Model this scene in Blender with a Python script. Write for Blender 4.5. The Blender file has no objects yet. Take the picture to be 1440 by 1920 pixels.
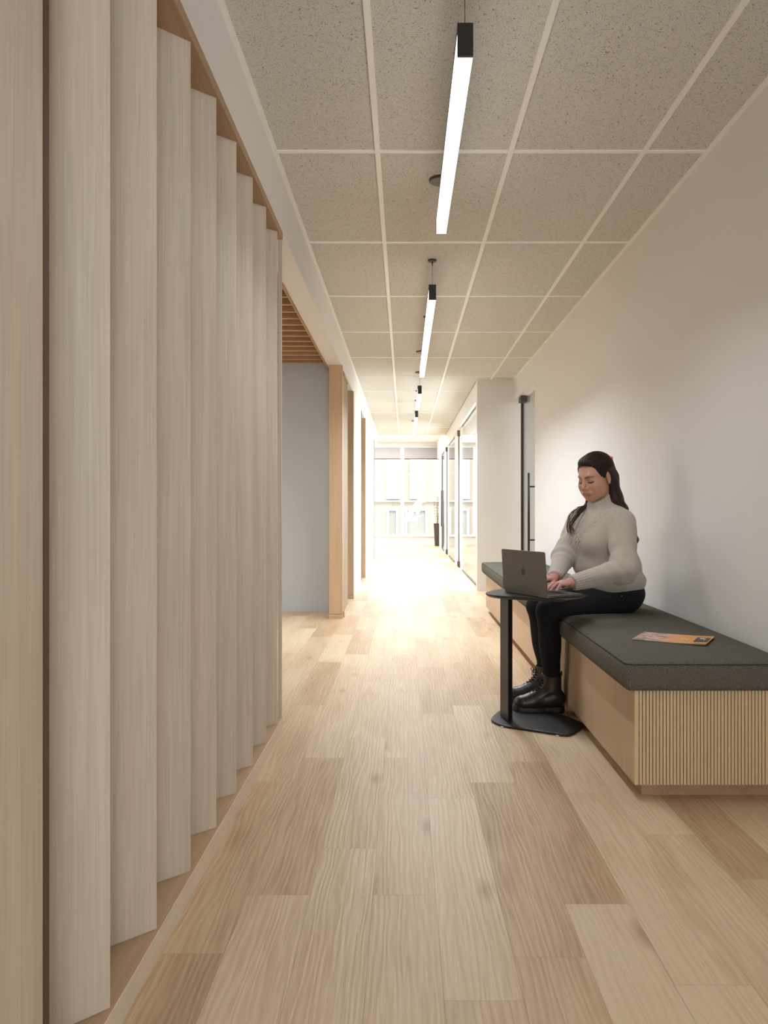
import bpy, bmesh, math, random
import numpy as np
from mathutils import Vector, Matrix
random.seed(7)
SC = bpy.context.scene
COL = SC.collection
F = 1456.0            # focal length in pixels of the 1440 wide frame
CH = 1.05             # camera height
PI = math.pi

# ------------------------------------------------------------------ helpers
def srgb(r, g, b):
    f = lambda c: (c/255/12.92) if c/255 <= .04045 else ((c/255+.055)/1.055)**2.4
    return (f(r), f(g), f(b), 1)

class NT:
    def __init__(s, name):
        s.m = bpy.data.materials.new(name); s.m.use_nodes = True
        s.t = s.m.node_tree; s.n = s.t.nodes; s.l = s.t.links
        s.bsdf = s.n['Principled BSDF']; s.out = s.n['Material Output']
    def add(s, kind, **kw):
        n = s.n.new(kind)
        for k, v in kw.items(): setattr(n, k, v)
        return n
    def link(s, a, b): s.l.new(a, b)
    def val(s, inp, v):
        if isinstance(v, (int, float, tuple)): inp.default_value = v
        else: s.link(v, inp)
    def math(s, op, a, b=0.0, c=None):
        n = s.add('ShaderNodeMath', operation=op)
        s.val(n.inputs[0], a); s.val(n.inputs[1], b)
        if c is not None: s.val(n.inputs[2], c)
        return n.outputs[0]
    def coords(s, which='Object'): return s.add('ShaderNodeTexCoord').outputs[which]
    def mapping(s, vec, scale=(1,1,1), loc=(0,0,0), rot=(0,0,0)):
        n = s.add('ShaderNodeMapping'); s.link(vec, n.inputs[0])
        s.val(n.inputs['Location'], loc); s.val(n.inputs['Rotation'], rot); s.val(n.inputs['Scale'], scale)
        return n.outputs[0]
    def noise(s, vec, scale=5, detail=3, rough=.55, dist=0):
        n = s.add('ShaderNodeTexNoise'); s.link(vec, n.inputs['Vector'])
        n.inputs['Scale'].default_value = scale; n.inputs['Detail'].default_value = detail
        n.inputs['Roughness'].default_value = rough; n.inputs['Distortion'].default_value = dist
        return n.outputs[0]
    def ramp(s, fac, stops, interp='LINEAR'):
        n = s.add('ShaderNodeValToRGB'); s.link(fac, n.inputs[0]); r = n.color_ramp; r.interpolation = interp
        while len(r.elements) < len(stops): r.elements.new(.5)
        for e, (p, c) in zip(r.elements, stops):
            e.position = p; e.color = c if len(c) == 4 else (*c, 1)
        return n.outputs[0]
    def mix(s, fac, a, b, mode='MIX'):
        n = s.add('ShaderNodeMix', data_type='RGBA', blend_type=mode)
        s.val(n.inputs[0], fac); s.val(n.inputs[6], a); s.val(n.inputs[7], b)
        return n.outputs[2]
    def bump(s, h, strength=.2, dist=.001):
        n = s.add('ShaderNodeBump'); s.link(h, n.inputs['Height'])
        n.inputs['Strength'].default_value = strength; n.inputs['Distance'].default_value = dist
        s.link(n.outputs[0], s.bsdf.inputs['Normal'])
    def base(s, c): s.val(s.bsdf.inputs['Base Color'], c)
    def rough(s, v): s.val(s.bsdf.inputs['Roughness'], v)

def plain(name, col, rough=.5, metal=0, spec=.5, bump=0, bscale=200):
    m = NT(name); m.base(col); m.rough(rough); m.bsdf.inputs['Metallic'].default_value = metal
    m.bsdf.inputs['Specular IOR Level'].default_value = spec
    if bump: m.bump(m.noise(m.coords(), bscale, 3), bump, .002)
    return m.m

def wood(name, light, dark, axis='Z', rough=.5, fine=1.0, contrast=1.0, rand=True):
    """straight grained oak veneer, grain running along one object axis"""
    m = NT(name); v = m.coords()
    if rand:
        oi = m.add('ShaderNodeObjectInfo')
        cmb = m.add('ShaderNodeCombineXYZ')
        r = m.math('MULTIPLY', oi.outputs['Random'], 17.0)
        for i in range(3): m.link(r, cmb.inputs[i])
        va = m.add('ShaderNodeVectorMath', operation='ADD'); m.link(v, va.inputs[0]); m.link(cmb.outputs[0], va.inputs[1])
        v = va.outputs[0]
    k = 'XYZ'.index(axis)
    sc = [260*fine]*3; sc[k] = 4.0
    fineg = m.noise(m.mapping(v, tuple(sc)), 1, 4, .6, .3)
    sc = [16.0]*3; sc[k] = .7
    band = m.noise(m.mapping(v, tuple(sc)), 1, 2, .5, .8)
    sc = [60.0]*3; sc[k] = 1.6
    mid = m.noise(m.mapping(v, tuple(sc)), 1, 3, .5, 1.2)
    a = m.math('ADD', m.math('MULTIPLY', fineg, .4), m.math('ADD', m.math('MULTIPLY', band, .4), m.math('MULTIPLY', mid, .3)))
    w = .22/contrast
    c = m.ramp(a, [(.55-w, dark), (.55+w, light)])
    pink = m.mix(m.ramp(band, [(.45, (0,0,0)), (.62, (1,1,1))]), c, (1.0, .955, .94, 1), 'MULTIPLY')
    m.base(pink); m.rough(rough); m.bsdf.inputs['Specular IOR Level'].default_value = .35
    m.bump(fineg, .15, .001)
    return m.m

# mesh builder -----------------------------------------------------
class MB:
    def __init__(s): s.v = []; s.f = []; s.mi = []; s.smooth = []
    def add(s, vs, fs, mi=0, smooth=False):
        o = len(s.v); s.v += [tuple(v) for v in vs]
        s.f += [tuple(i+o for i in f) for f in fs]; s.mi += [mi]*len(fs); s.smooth += [smooth]*len(fs)
        return s
    def box(s, x0, x1, y0, y1, z0, z1, mi=0):
        vs = [(x, y, z) for x in (x0, x1) for y in (y0, y1) for z in (z0, z1)]
        return s.add(vs, [(0,1,3,2), (4,6,7,5), (0,4,5,1), (2,3,7,6), (0,2,6,4), (1,5,7,3)], mi)
    def prism(s, pts, z0, z1, mi=0, smooth=False):
        """vertical prism over a CCW plan outline"""
        n = len(pts)
        vs = [(p[0], p[1], z0) for p in pts] + [(p[0], p[1], z1) for p in pts]
        s.add(vs, [tuple(range(n))[::-1], tuple(range(n, 2*n))], mi)
        return s.add(vs, [(i, (i+1) % n, n+(i+1) % n, n+i) for i in range(n)], mi, smooth)
    def tube(s, pts, rad, seg=8, mi=0, cap=True):
        P = [Vector(p) for p in pts]; n = len(P)
        R = rad if hasattr(rad, '__len__') else [rad]*n
        vs = []; up = Vector((0, 0, 1)); prev = None
        for i in range(n):
            t = (P[min(i+1, n-1)] - P[max(i-1, 0)]).normalized()
            if prev is None:
                a = t.orthogonal().normalized()
            else:
                a = (prev - t*prev.dot(t))
                a = a.normalized() if a.length > 1e-6 else t.orthogonal().normalized()
            prev = a; b = t.cross(a)
            for k in range(seg):
                w = 2*PI*k/seg
                vs.append(P[i] + (a*math.cos(w) + b*math.sin(w))*R[i])
        fs = []
        for i in range(n-1):
            for k in range(seg):
                fs.append((i*seg+k, i*seg+(k+1) % seg, (i+1)*seg+(k+1) % seg, (i+1)*seg+k))
        s.add(vs, fs, mi, True)
        if cap:
            s.add(vs[:seg], [tuple(range(seg))[::-1]], mi); s.add(vs[-seg:], [tuple(range(seg))], mi)
        return s
    def lathe(s, prof, c=(0,0,0), seg=24, mi=0):
        vs = []; n = len(prof)
        for r, z in prof:
            for k in range(seg):
                w = 2*PI*k/seg; vs.append((c[0]+r*math.cos(w), c[1]+r*math.sin(w), c[2]+z))
        fs = [(i*seg+k, i*seg+(k+1) % seg, (i+1)*seg+(k+1) % seg, (i+1)*seg+k) for i in range(n-1) for k in range(seg)]
        s.add(vs, fs, mi, True)
        s.add(vs[:seg], [tuple(range(seg))[::-1]], mi); s.add(vs[-seg:], [tuple(range(seg))], mi)
        return s
    def build(s, name, mats, parent=None, bevel=0, bseg=2, loc=None):
        me = bpy.data.meshes.new(name); vs = s.v
        if loc is not None: vs = [(a-loc[0], b-loc[1], c-loc[2]) for a, b, c in vs]
        me.from_pydata(vs, [], s.f)
        for m in (mats if isinstance(mats, (list, tuple)) else [mats]): me.materials.append(m)
        me.polygons.foreach_set('material_index', s.mi); me.polygons.foreach_set('use_smooth', s.smooth)
        bm = bmesh.new(); bm.from_mesh(me)
        bmesh.ops.remove_doubles(bm, verts=bm.verts, dist=1e-6)
        bmesh.ops.recalc_face_normals(bm, faces=bm.faces); bm.to_mesh(me); bm.free()
        o = bpy.data.objects.new(name, me); COL.objects.link(o)
        if parent: o.parent = parent
        if loc is not None: o.location = loc
        if bevel:
            b = o.modifiers.new('edge', 'BEVEL'); b.width = bevel; b.segments = bseg; b.limit_method = 'ANGLE'; b.angle_limit = math.radians(40)
        return o

def thing(name, label, cat, loc=(0,0,0), rz=0, group=None):
    o = bpy.data.objects.new(name, None); COL.objects.link(o); o.empty_display_size = .1
    o.location = loc; o.rotation_euler = (0, 0, rz); tag(o, label, cat, group); return o
def tag(o, label, cat, group=None):
    o['label'] = label; o['category'] = cat
    if group: o['group'] = group
    return o
def struct(o, label=None):
    o['kind'] = 'structure'
    if label: o['label'] = label
    return o
def px(x, y, d):
    """world point seen at picture position x,y of the photograph at depth d"""
    return ((x-758)*d/F, d, CH-(y-953)*d/F)

# ------------------------------------------------------------------ materials
M = {}
M['paint'] = plain('white wall paint', srgb(226, 221, 214), .6, bump=.03, bscale=400)
M['bulk'] = plain('white ceiling paint', srgb(226, 222, 216), .6)
M['greypaint'] = plain('blue grey wall paint', srgb(192, 193, 190), .6)
M['greybase'] = plain('grey rubber cove base', srgb(188, 194, 196), .45)
M['tbar'] = plain('white metal grid', srgb(240, 237, 230), .4)
M['black'] = plain('black powder coated metal', srgb(36, 31, 27), .42, 0, .5, .04, 900)
M['bronze'] = plain('dark bronze metal', srgb(72, 65, 57), .42, .2)
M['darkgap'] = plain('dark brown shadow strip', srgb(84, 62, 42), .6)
M['louver'] = wood('pale washed oak veneer', srgb(210, 196, 175), srgb(178, 161, 140), 'Z', .5, 1, 1.15)
M['oak'] = wood('warm oak veneer', srgb(204, 176, 142), srgb(174, 143, 110), 'Z', .45)
M['oakX'] = wood('warm oak veneer across', srgb(186, 148, 108), srgb(150, 114, 78), 'X', .5)
M['oakY'] = wood('warm oak veneer along', srgb(190, 156, 122), srgb(156, 124, 94), 'Y', .5)
M['railY'] = wood('pale oak rail', srgb(232, 218, 196), srgb(206, 188, 164), 'Y', .5)
M['bench'] = wood('bench front oak', srgb(206, 180, 146), srgb(178, 150, 116), 'Z', .45, .8, .8)
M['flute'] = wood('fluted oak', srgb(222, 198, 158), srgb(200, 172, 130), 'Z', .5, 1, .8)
M['groove'] = plain('groove backing', srgb(88, 62, 40), .8)

def m_floor():
    m = NT('oak plank flooring'); uv = m.add('ShaderNodeUVMap'); v = uv.outputs[0]
    at = m.add('ShaderNodeAttribute', attribute_name='tone')
    fine = m.noise(m.mapping(v, (150, 5, 1)), 1, 4, .6, .6)
    # cathedral grain: distorted bands
    wv = m.add('ShaderNodeTexWave', wave_type='BANDS', bands_direction='X'); m.link(m.mapping(v, (1, .09, 1)), wv.inputs[0])
    wv.inputs['Scale'].default_value = 17; wv.inputs['Distortion'].default_value = 16
    wv.inputs['Detail'].default_value = 2.5; wv.inputs['Detail Scale'].default_value = .9; wv.inputs['Detail Roughness'].default_value = .55
    patch = m.noise(m.mapping(v, (7, 1.3, 1)), 1, 3, .5, .5)
    vo = m.add('ShaderNodeTexVoronoi'); m.link(m.mapping(v, (5.5, 1.8, 1)), vo.inputs['Vector']); vo.inputs['Scale'].default_value = 1
    knot = m.ramp(vo.outputs['Distance'], [(0, (1,1,1)), (.05, (.8,.8,.8)), (.16, (0,0,0))])
    g = m.math('ADD', m.math('MULTIPLY', fine, .5), m.math('MULTIPLY', wv.outputs['Fac'], .12))
    g = m.math('ADD', g, m.math('MULTIPLY', patch, .5))
    g = m.math('ADD', g, m.math('MULTIPLY', at.outputs['Fac'], .55))
    g = m.math('SUBTRACT', g, .22)
    c = m.ramp(g, [(.2, srgb(150, 118, 86)), (.5, srgb(186, 155, 120)), (.85, srgb(212, 188, 154))])
    c = m.mix(m.math('MULTIPLY', knot, .55), c, srgb(128, 96, 70))
    m.base(c); m.rough(m.math('ADD', m.math('MULTIPLY', fine, .12), .36))
    m.bsdf.inputs['Specular IOR Level'].default_value = .45
    h = m.math('ADD', m.math('MULTIPLY', wv.outputs['Fac'], .6), fine)
    m.bump(h, .4, .0012)
    return m.m
M['floor'] = m_floor()

def m_tile():
    m = NT('fissured mineral fibre tile'); v = m.coords()
    n1 = m.noise(m.mapping(v, (120, 120, 120)), 1, 2, .6, 1.6)
    n2 = m.noise(m.mapping(v, (310, 260, 300)), 1, 1, .5, .6)
    s1 = m.ramp(n1, [(.34, (1,1,1)), (.385, (0,0,0))]); s2 = m.ramp(n2, [(.30, (1,1,1)), (.36, (0,0,0))])
    s = m.math('MAXIMUM', s1, m.math('MULTIPLY', s2, .8))
    c = m.mix(s, srgb(216, 212, 203), srgb(96, 90, 80))
    soft = m.noise(v, 55, 3); c = m.mix(m.math('MULTIPLY', soft, .25), c, srgb(192, 187, 178))
    m.base(c); m.rough(.9); m.bsdf.inputs['Specular IOR Level'].default_value = .1
    m.bump(m.math('SUBTRACT', 1.0, s), .5, .002)
    return m.m
M['tile'] = m_tile()

def m_felt(name, c1, c2):
    m = NT(name); v = m.coords()
    n = m.noise(m.mapping(v, (260, 260, 260)), 1, 4, .75); n2 = m.noise(v, 900, 2)
    c = m.ramp(n, [(.35, c1), (.65, c2)]); m.base(c); m.rough(.95); m.bsdf.inputs['Specular IOR Level'].default_value = .1
    m.bump(n, .35, .002)
    return m.m
M['felt'] = m_felt('charcoal felted wool', srgb(68, 65, 57), srgb(116, 110, 98))
M['piping'] = m_felt('charcoal felt piping', srgb(52, 50, 44), srgb(70, 66, 60))

def m_glass(name, tint=(1,1,1,1), ior=1.5):
    m = NT(name)
    tr = m.add('ShaderNodeBsdfTransparent'); tr.inputs[0].default_value = tint
    gl = m.add('ShaderNodeBsdfGlossy'); gl.inputs['Roughness'].default_value = .01
    g = m.add('ShaderNodeNewGeometry'); dt = m.add('ShaderNodeVectorMath', operation='DOT_PRODUCT')
    m.link(g.outputs['Normal'], dt.inputs[0]); m.link(g.outputs['Incoming'], dt.inputs[1])
    one = m.math('SUBTRACT', 1.0, m.math('ABSOLUTE', dt.outputs['Value']))
    f0 = ((ior-1)/(ior+1))**2; fr = m.math('MULTIPLY_ADD', m.math('POWER', one, 5.0), 1-f0, f0)
    mx = m.add('ShaderNodeMixShader'); m.link(fr, mx.inputs[0]); m.link(tr.outputs[0], mx.inputs[1]); m.link(gl.outputs[0], mx.inputs[2])
    m.link(mx.outputs[0], m.out.inputs[0]); return m.m
M['glass'] = m_glass('clear glass', (.96, .98, .97, 1), 1.6)

def m_emit(name, col, st):
    m = NT(name); e = m.add('ShaderNodeEmission'); e.inputs[0].default_value = col; e.inputs[1].default_value = st
    m.link(e.outputs[0], m.out.inputs[0]); return m.m
LAMP = 4.2
M['diffuser'] = m_emit('lit white diffuser', (1, .93, .84, 1), LAMP)

# ------------------------------------------------------------------ room shell
H = 2.687
YB = -3.2; YE = 22.06
def floor():
    W = .17; L = 1.157
    phase = {0: 2.108, 1: 1.656, 2: 1.816, 3: 2.06, 4: 1.71, 5: 2.498, 6: 2.2, -1: 2.397, -2: 2.108, -3: 1.831}
    tones = {(0, 0): .55, (0, -1): .62, (1, 0): .8, (1, -1): .42, (1, 1): .55, (2, 0): .3, (2, -1): .42, (2, 1): .7,
             (3, 0): .28, (3, -1): .92, (3, 1): .45, (4, 0): .75, (4, -1): .9, (5, 0): .85, (5, -1): .6, (6, 0): .25, (6, -1): .5,
             (-1, 0): .6, (-1, -1): .62, (-2, 0): .35, (-2, -1): .7, (-3, 0): .3, (-3, -1): .25, (-3, 1): .5, (0, 1): .6, (0, 2): .4}
    vs = []; fs = []; tone = []; uvs = []
    rnd = random.Random(3)
    x0, x1 = -5.2, 4.4
    for k in range(int((x0+.085)//W), int((x1+.085)//W)+1):
        xa = -.085 + k*W; xb = xa + W
        ph = phase.get(k, rnd.random()*L); j0 = math.floor((YB-ph)/L)
        y = ph + j0*L; j = j0
        while y < YE:
            ya, yb = max(y, YB), min(y+L, YE)
            if yb - ya > .01:
                g = .0003; o = len(vs)
                vs += [(xa+g, ya+g, 0), (xb-g, ya+g, 0), (xb-g, yb-g, 0), (xa+g, yb-g, 0)]
                fs.append((o, o+1, o+2, o+3)); t = tones.get((k, j), rnd.uniform(.25, .85)); tone += [t]*4
                ou, ov = rnd.uniform(0, 40), rnd.uniform(0, 40)
                uvs += [(ou, ov), (ou+W, ov), (ou+W, ov+yb-ya), (ou, ov+yb-ya)]
            y += L; j += 1
    n = len(vs); vs += [(x0-.1, YB-.1, -.0015), (x1+.1, YB-.1, -.0015), (x1+.1, YE+.1, -.0015), (x0-.1, YE+.1, -.0015)]
    vs += [(x, y, -.12) for x, y, z in vs[n:n+4]]
    fs += [(n, n+1, n+2, n+3), (n+7, n+6, n+5, n+4), (n, n+4, n+5, n+1), (n+1, n+5, n+6, n+2), (n+2, n+6, n+7, n+3), (n+3, n+7, n+4, n)]
    tone += [0]*24; uvs += [(0, 0)]*24
    me = bpy.data.meshes.new('floor'); me.from_pydata(vs, [], fs); me.materials.append(M['floor']); me.materials.append(plain('plank joint', srgb(130, 104, 80), .8))
    me.polygons.foreach_set('material_index', [0]*(len(fs)-6)+[1]*6)
    a = me.attributes.new('tone', 'FLOAT', 'CORNER'); a.data.foreach_set('value', tone)
    u = me.uv_layers.new(name='UVMap'); u.data.foreach_set('uv', [c for p in uvs for c in p])
    o = bpy.data.objects.new('floor', me); COL.objects.link(o); struct(o, 'pale oak plank floor running down the corridor')
floor()

YT = 17.3            # suspended tiles end here, then a plain painted ceiling
b = MB().box(-.61, 4.4, YB, YT, H, H+.12); struct(b.build('ceiling', M['tile']), 'fissured white acoustic tile ceiling')
b = MB().box(-5.2, 4.4, YT, YE+.3, 2.92, 3.05).box(-5.2, 4.4, YT, YT+.05, H+.12, 2.92)
struct(b.build('ceiling', M['bulk']), 'plain white ceiling at the far window')
b = MB().box(-5.2, -.735, YB, 8.0, 2.78, 2.9).box(-5.2, -.72, 8.0, YT, H, H+.12)
struct(b.build('ceiling', M['bulk']))
# T bar grid
b = MB(); t = .012
for x in (-.122, .488, 1.098): b.box(x-t, x+t, YB, YT, H-.006, H+.001)
for k in range(-5, 12):
    y = 3.557 + 1.2125*k
    if y < YT:
        for xa, xb in ((-.60, -.134), (-.11, .476), (.50, 1.086), (1.11, 1.396 if y < 9.8 else 1.12)):
            if xb - xa > .02: b.box(xa, xb, y-t, y+t, H-.006, H+.001)
b.box(-.60, -.58, YB, YT, H-.008, H+.001).box(1.376, 1.398, YB, 9.86, H-.008, H+.001).box(.925, .945, 9.99, YT, H-.008, H+.001)
b.box(-.6, 1.0, YT-.03, YT, H-.008, H+.001)
struct(b.build('trim_1', M['tbar']), 'white metal grid of the tile ceiling')
# bulkhead over the left side
b = MB().box(-.735, -.60, YB, 3.70, 2.36, 2.92).box(-.735, -.60, 3.70, 15.44, 2.412, 2.92).box(-.735, -.60, 15.44, YT, 2.412, 2.92)
struct(b.build('trim_2', M['bulk']), 'white bulkhead above the left side of the corridor')
# right wall
b = MB().box(1.396, 1.55, YB, 8.30, 0, 2.92).box(1.396, 1.55, 8.30, 9.86, 2.42, 2.92)
struct(b.build('wall_right', M['paint']), 'white corridor wall behind the bench')
b = MB().box(.925, 4.4, 9.86, 10.0, 0, 2.92)
struct(b.build('wall_right', M['paint']), 'white wall return past the end of the bench')
XG = .98
b = MB().box(XG-.055, XG+.06, 10.0, YE-.35, 2.43, 2.92)
for ya, yb in ((13.05, 13.62), (13.92, 15.08), (16.95, 17.48), (17.74, 19.0), (20.0, 21.3)):
    b.box(XG+(0 if ya < 19.5 else -.02), XG+.05, ya, yb, 0, 2.43)
struct(b.build('wall_right', M['paint']), 'white posts and header between the glass office fronts')
b = MB().box(1.03, 1.08, 21.3, YE, 0, 2.92).box(4.4, 4.5, YB, YE+.2, 0, 2.92).box(1.55, 4.4, 7.2, 7.3, 0, 2.92).box(2.3, 2.38, 10.0, YE, 0, 2.92).box(1.03, 4.4, YE, YE+.2, 0, 2.92)
struct(b.build('wall_right', M['paint']))
# left walls
b = MB().box(-.93, -.86, YB, 3.70, 0, 2.92).box(-5.2, -.86, 3.70, 3.80, 0, 2.92)
struct(b.build('wall_left', M['paint']))
b = MB().box(-5.2, -.715, 7.92, 8.02, 0, 2.92)
struct(b.build('wall_left', M['greypaint']), 'blue grey wall inside the side opening')
b = MB().box(-.72, -.60, 9.11, 10.78, 0, 2.412).box(-.72, -.60, 11.83, 15.44, 0, 2.412)
struct(b.build('wall_left', M['paint']), 'white corridor wall past the oak columns')
b = MB().box(-5.3, -5.2, YB, YE+.2, 0, 3.0).box(-5.2, -.72, 15.30, 15.44, 0, 2.92)
struct(b.build('wall_left', M['paint']))
b = MB().box(-5.3, 4.5, YB-.1, YB, 0, 3.0); struct(b.build('wall_back', M['paint']))
b = MB().box(-5.2, -.735, 7.905, 7.92, 0, .105); struct(b.build('baseboard_left', M['greybase']), 'pale grey rubber cove base in the side opening')
b = MB().box(-.598, -.592, 9.11, 10.78, 0, .05).box(-.598, -.592, 11.83, 15.44, 0, .05); struct(b.build('baseboard_left', M['bulk']))
# end wall with the big window
b = MB()
b.box(-5.2, 1.03, YE, YE+.2, 0, .25).box(-5.2, 1.03, YE, YE+.2, 2.82, 3.0)
struct(b.build('wall_far', M['paint']), 'low white wall under the far window')
w = MB()
for x in (-5.1, -3.5, -1.75, -.053): w.box(x-.05, x+.05, YE+.02, YE+.12, .251, 2.819)
w.box(-5.2, 1.03, YE+.03, YE+.11, .25, .30).box(-5.2, 1.03, YE+.03, YE+.11, 2.78, 2.82).box(-5.2, 1.03, YE+.04, YE+.09, 1.255, 1.275)
fr = struct(w.build('window_1', M['tbar']), 'tall white framed window at the corridor end')
MB().box(-5.2, 1.03, YE+.06, YE+.068, .28, 2.80).build('pane', M['glass'], fr)
MB().box(-5.2, .98, YE-.04, YE, .245, .262).build('window_sill', M['tbar'], fr)
# roller blinds
def m_blind():
    m = NT('translucent grey roller fabric'); d = m.add('ShaderNodeBsdfDiffuse'); d.inputs[0].default_value = srgb(176, 168, 162)
    tl = m.add('ShaderNodeBsdfTranslucent'); tl.inputs[0].default_value = srgb(170, 162, 156)
    mx = m.add('ShaderNodeMixShader'); mx.inputs[0].default_value = .25; m.link(d.outputs[0], mx.inputs[1]); m.link(tl.outputs[0], mx.inputs[2])
    m.link(mx.outputs[0], m.out.inputs[0]); return m.m
M['blind'] = m_blind()
for xa, xb, lab in ((-.002, 1.02, 'grey roller blind over the right pane of the far window'), (-1.70, -.11, 'grey roller blind over the left pane of the far window')):
    t = thing('roller_blind', lab, 'blind', ((xa+xb)/2, YE-.03, 2.46), 0, 'roller blinds on the far window')
    w2 = (xb-xa)/2
    MB().box(-w2, w2, -.001, .001, 0, .33).build('fabric', M['blind'], t)
    MB().box(-w2, w2, -.008, .008, -.025, 0).build('bottom_bar', M['bronze'], t)
    MB().tube([(-w2, 0, .33), (w2, 0, .33)], .02, 12).build('roller', M['tbar'], t)

# ------------------------------------------------------------------ slatted oak screens on the left
def screen(y_list, y0, y1, label, group, xb=-.86, lw=.30):
    t = thing('louvered_screen', label, 'screen', (-.70, y0, 0), 0, group); L = Vector((-.70, y0, 0))
    def B(): return MB()
    z0, z1 = .057, 2.326
    # louvers: boards turned 45 degrees, one mesh each
    proto = None
    n = Vector((.68, -.733, 0)); dr = Vector((-.733, -.68, 0))
    a = Vector((0, 0, 0)); th = .018
    p = [a, a + dr*lw, a + dr*lw - n*th, a - n*th]
    for y in y_list:
        if proto is None:
            o = MB().prism([(q.x, q.y) for q in p], z0, z1).build('louver', M['louver'], t, .0008, 1); proto = o
        else:
            o = proto.copy(); COL.objects.link(o); o.parent = t
        o.location = (-.584+.70, y-y0, 0)
    MB().box(xb, -.577, y0, y1, 0, z0).build('base_rail', M['oakY'], t, .001, 1, loc=None).location = -L
    MB().box(-.5775, -.5755, y0, y1, 0, z0+.0005).build('edge_banding', M['railY'], t).location = -L
    h = MB().box(xb, -.577, y0, y1, z1, 2.3595).build('head_rail', M['oakY'], t, .001, 1); h.location = -L
    e = MB().box(-.60, -.583, y1-.004, y1+.014, 0, 2.3595).build('edge_strip', M['louver'], t); e.location = -L
    return t
s = screen([1.543+.2905*k - (0 if k else 0) for k in range(0, 8)] + [1.543-.2905*1], 1.24, 3.69,
    'washed oak louvered screen with angled vertical boards, nearest on the left', 'louvered oak screens')
# flat end panel of the near screen with its dark reveal
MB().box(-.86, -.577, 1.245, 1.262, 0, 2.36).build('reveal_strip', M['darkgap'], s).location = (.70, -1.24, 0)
o = MB().box(-.60, -.5765, .35, 1.2393, 0, 2.36).build('end_panel', M['louver'], s, .001, 1); o.location = (.70, -1.24, 0)
MB().box(-.86, -.60, 1.2, 1.245, 0, 2.36).build('end_post', M['louver'], s).location = (.70, -1.24, 0)
screen([7.60, 7.79, 7.98], 7.47, 8.0, 'short louvered oak screen between the oak columns', 'louvered oak screens', -.70, .13)
# oak columns / jambs
def column(name, x0, x1, y0, y1, lab):
    t = thing(name, lab, 'column', ((x0+x1)/2, y0, 0), 0, 'oak clad columns on the left wall')
    w = (x1-x0)/2
    MB().box(-w, w, 0, y1-y0, .045, 2.411).build('shaft', M['oak'], t, .0015, 1)
    MB().box(-w-.001, w+.001, -.003, y1-y0, 0, .042).build('plinth', M['oak'], t, .001, 1)
column('oak_column', -.715, -.587, 7.385, 7.465, 'wide warm oak column beside the grey side opening')
column('oak_column', -.72, -.588, 9.01, 9.105, 'narrow oak column between the two white wall stretches')
column('oak_column', -.72, -.585, 11.73, 11.825, 'farthest pale oak column on the left wall')
struct(MB().box(-.60, -.592, 10.78, 10.80, 0, 2.411).box(-.60, -.590, 15.42, 15.445, 0, 2.411).build('trim_3', plain('grey brown edge trim', srgb(128, 118, 106), .6)), 'thin dark edge of the white wall')

# slatted ceiling in the side opening
t = thing('slatted_wood_ceiling', 'oak baffle ceiling hanging over the side opening', 'ceiling baffles', (-2.2, 5.8, 2.50))
proto = None
yy = 3.92
while yy < 7.9:
    if proto is None:
        proto = o = MB().box(-2.6, 1.45, -.011, .011, .003, .14).box(-2.6, 1.45, -.011, .011, 0, .003, 1).build('slat', [M['oakX'], M['flute']], t)  # bottom faces in lighter oak: grazing light put into the colour
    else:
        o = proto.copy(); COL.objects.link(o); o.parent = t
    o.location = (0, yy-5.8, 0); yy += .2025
MB().box(1.4505, 1.463, -1.98, 2.08, -.096, .16).build('edge_board', M['oakY'], t)

# ------------------------------------------------------------------ glass doors on the right
M['frost'] = M['glass']
d = struct(MB().box(1.466, 1.476, 8.33, 9.58, .02, 2.385).build('door_1', M['glass']), 'clear glass door in the recess behind the bench')
MB().box(1.445, 1.475, 9.60, 9.63, 0, 2.415).build('edge_seal', M['black'], d)
MB().box(1.41, 1.49, 9.40, 9.58, 2.345, 2.412).build('top_hinge', M['bronze'], d, .003, 1)
MB().box(1.42, 1.475, 8.34, 8.39, 2.37, 2.41).build('top_catch', M['bronze'], d)
hb = MB().tube([(1.375, 8.58, .55), (1.375, 8.58, 1.44)], .0135, 12)
for z in (.70, 1.29): hb.tube([(1.375, 8.58, z), (1.465, 8.58, z)], .009, 10).tube([(1.452, 8.58, z), (1.466, 8.58, z)], .014, 12)
hb.build('pull_handle', M['black'], d)
def office_glass(n, y0, y1, ys, handle, lab):
    d = struct(MB().box(XG-.004, XG+.006, y0, y1, .03, 2.42).build('door_%d' % n, M['glass']), lab)
    MB().box(XG-.012, XG+.012, y0, y1, 0, .022).build('floor_track', M['bronze'], d)
    MB().box(XG-.010, XG+.010, y0, y1, 2.418, 2.43).build('head_track', M['bronze'], d)
    MB().box(XG-.022, XG-.001, ys-.012, ys+.012, .03, 2.40).build('edge_bar', M['bronze'], d)
    if not handle:
        for z0, z1, nm in ((.02, .115, 'bottom_pivot'), (2.33, 2.425, 'top_pivot')):
            MB().box(XG-.042, XG+.04, ys-.06, ys+.06, z0, z1).box(XG-.025, XG+.01, ys-.03, ys+.03, z0-.015 if z0 < 1 else z0, z1 if z0 < 1 else z1+.004).build(nm, M['bronze'], d, .003, 1)
    else:
        hb = MB().tube([(XG-.028, ys, .58), (XG-.028, ys, 1.51)], .015, 10)
        for z in (.73, 1.35): hb.tube([(XG-.028, ys, z), (XG, ys, z)], .009, 8)
        hb.build('pull_handle', M['bronze'], d)
office_glass(2, 10.0, 13.05, 13.76, False, 'nearest glass office front on the right')
office_glass(3, 15.08, 16.95, 17.6, False, 'second glass office front on the right')
office_glass(4, 19.0, 20.0, 19.9, True, 'farthest glass office door with a long pull handle')

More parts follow.
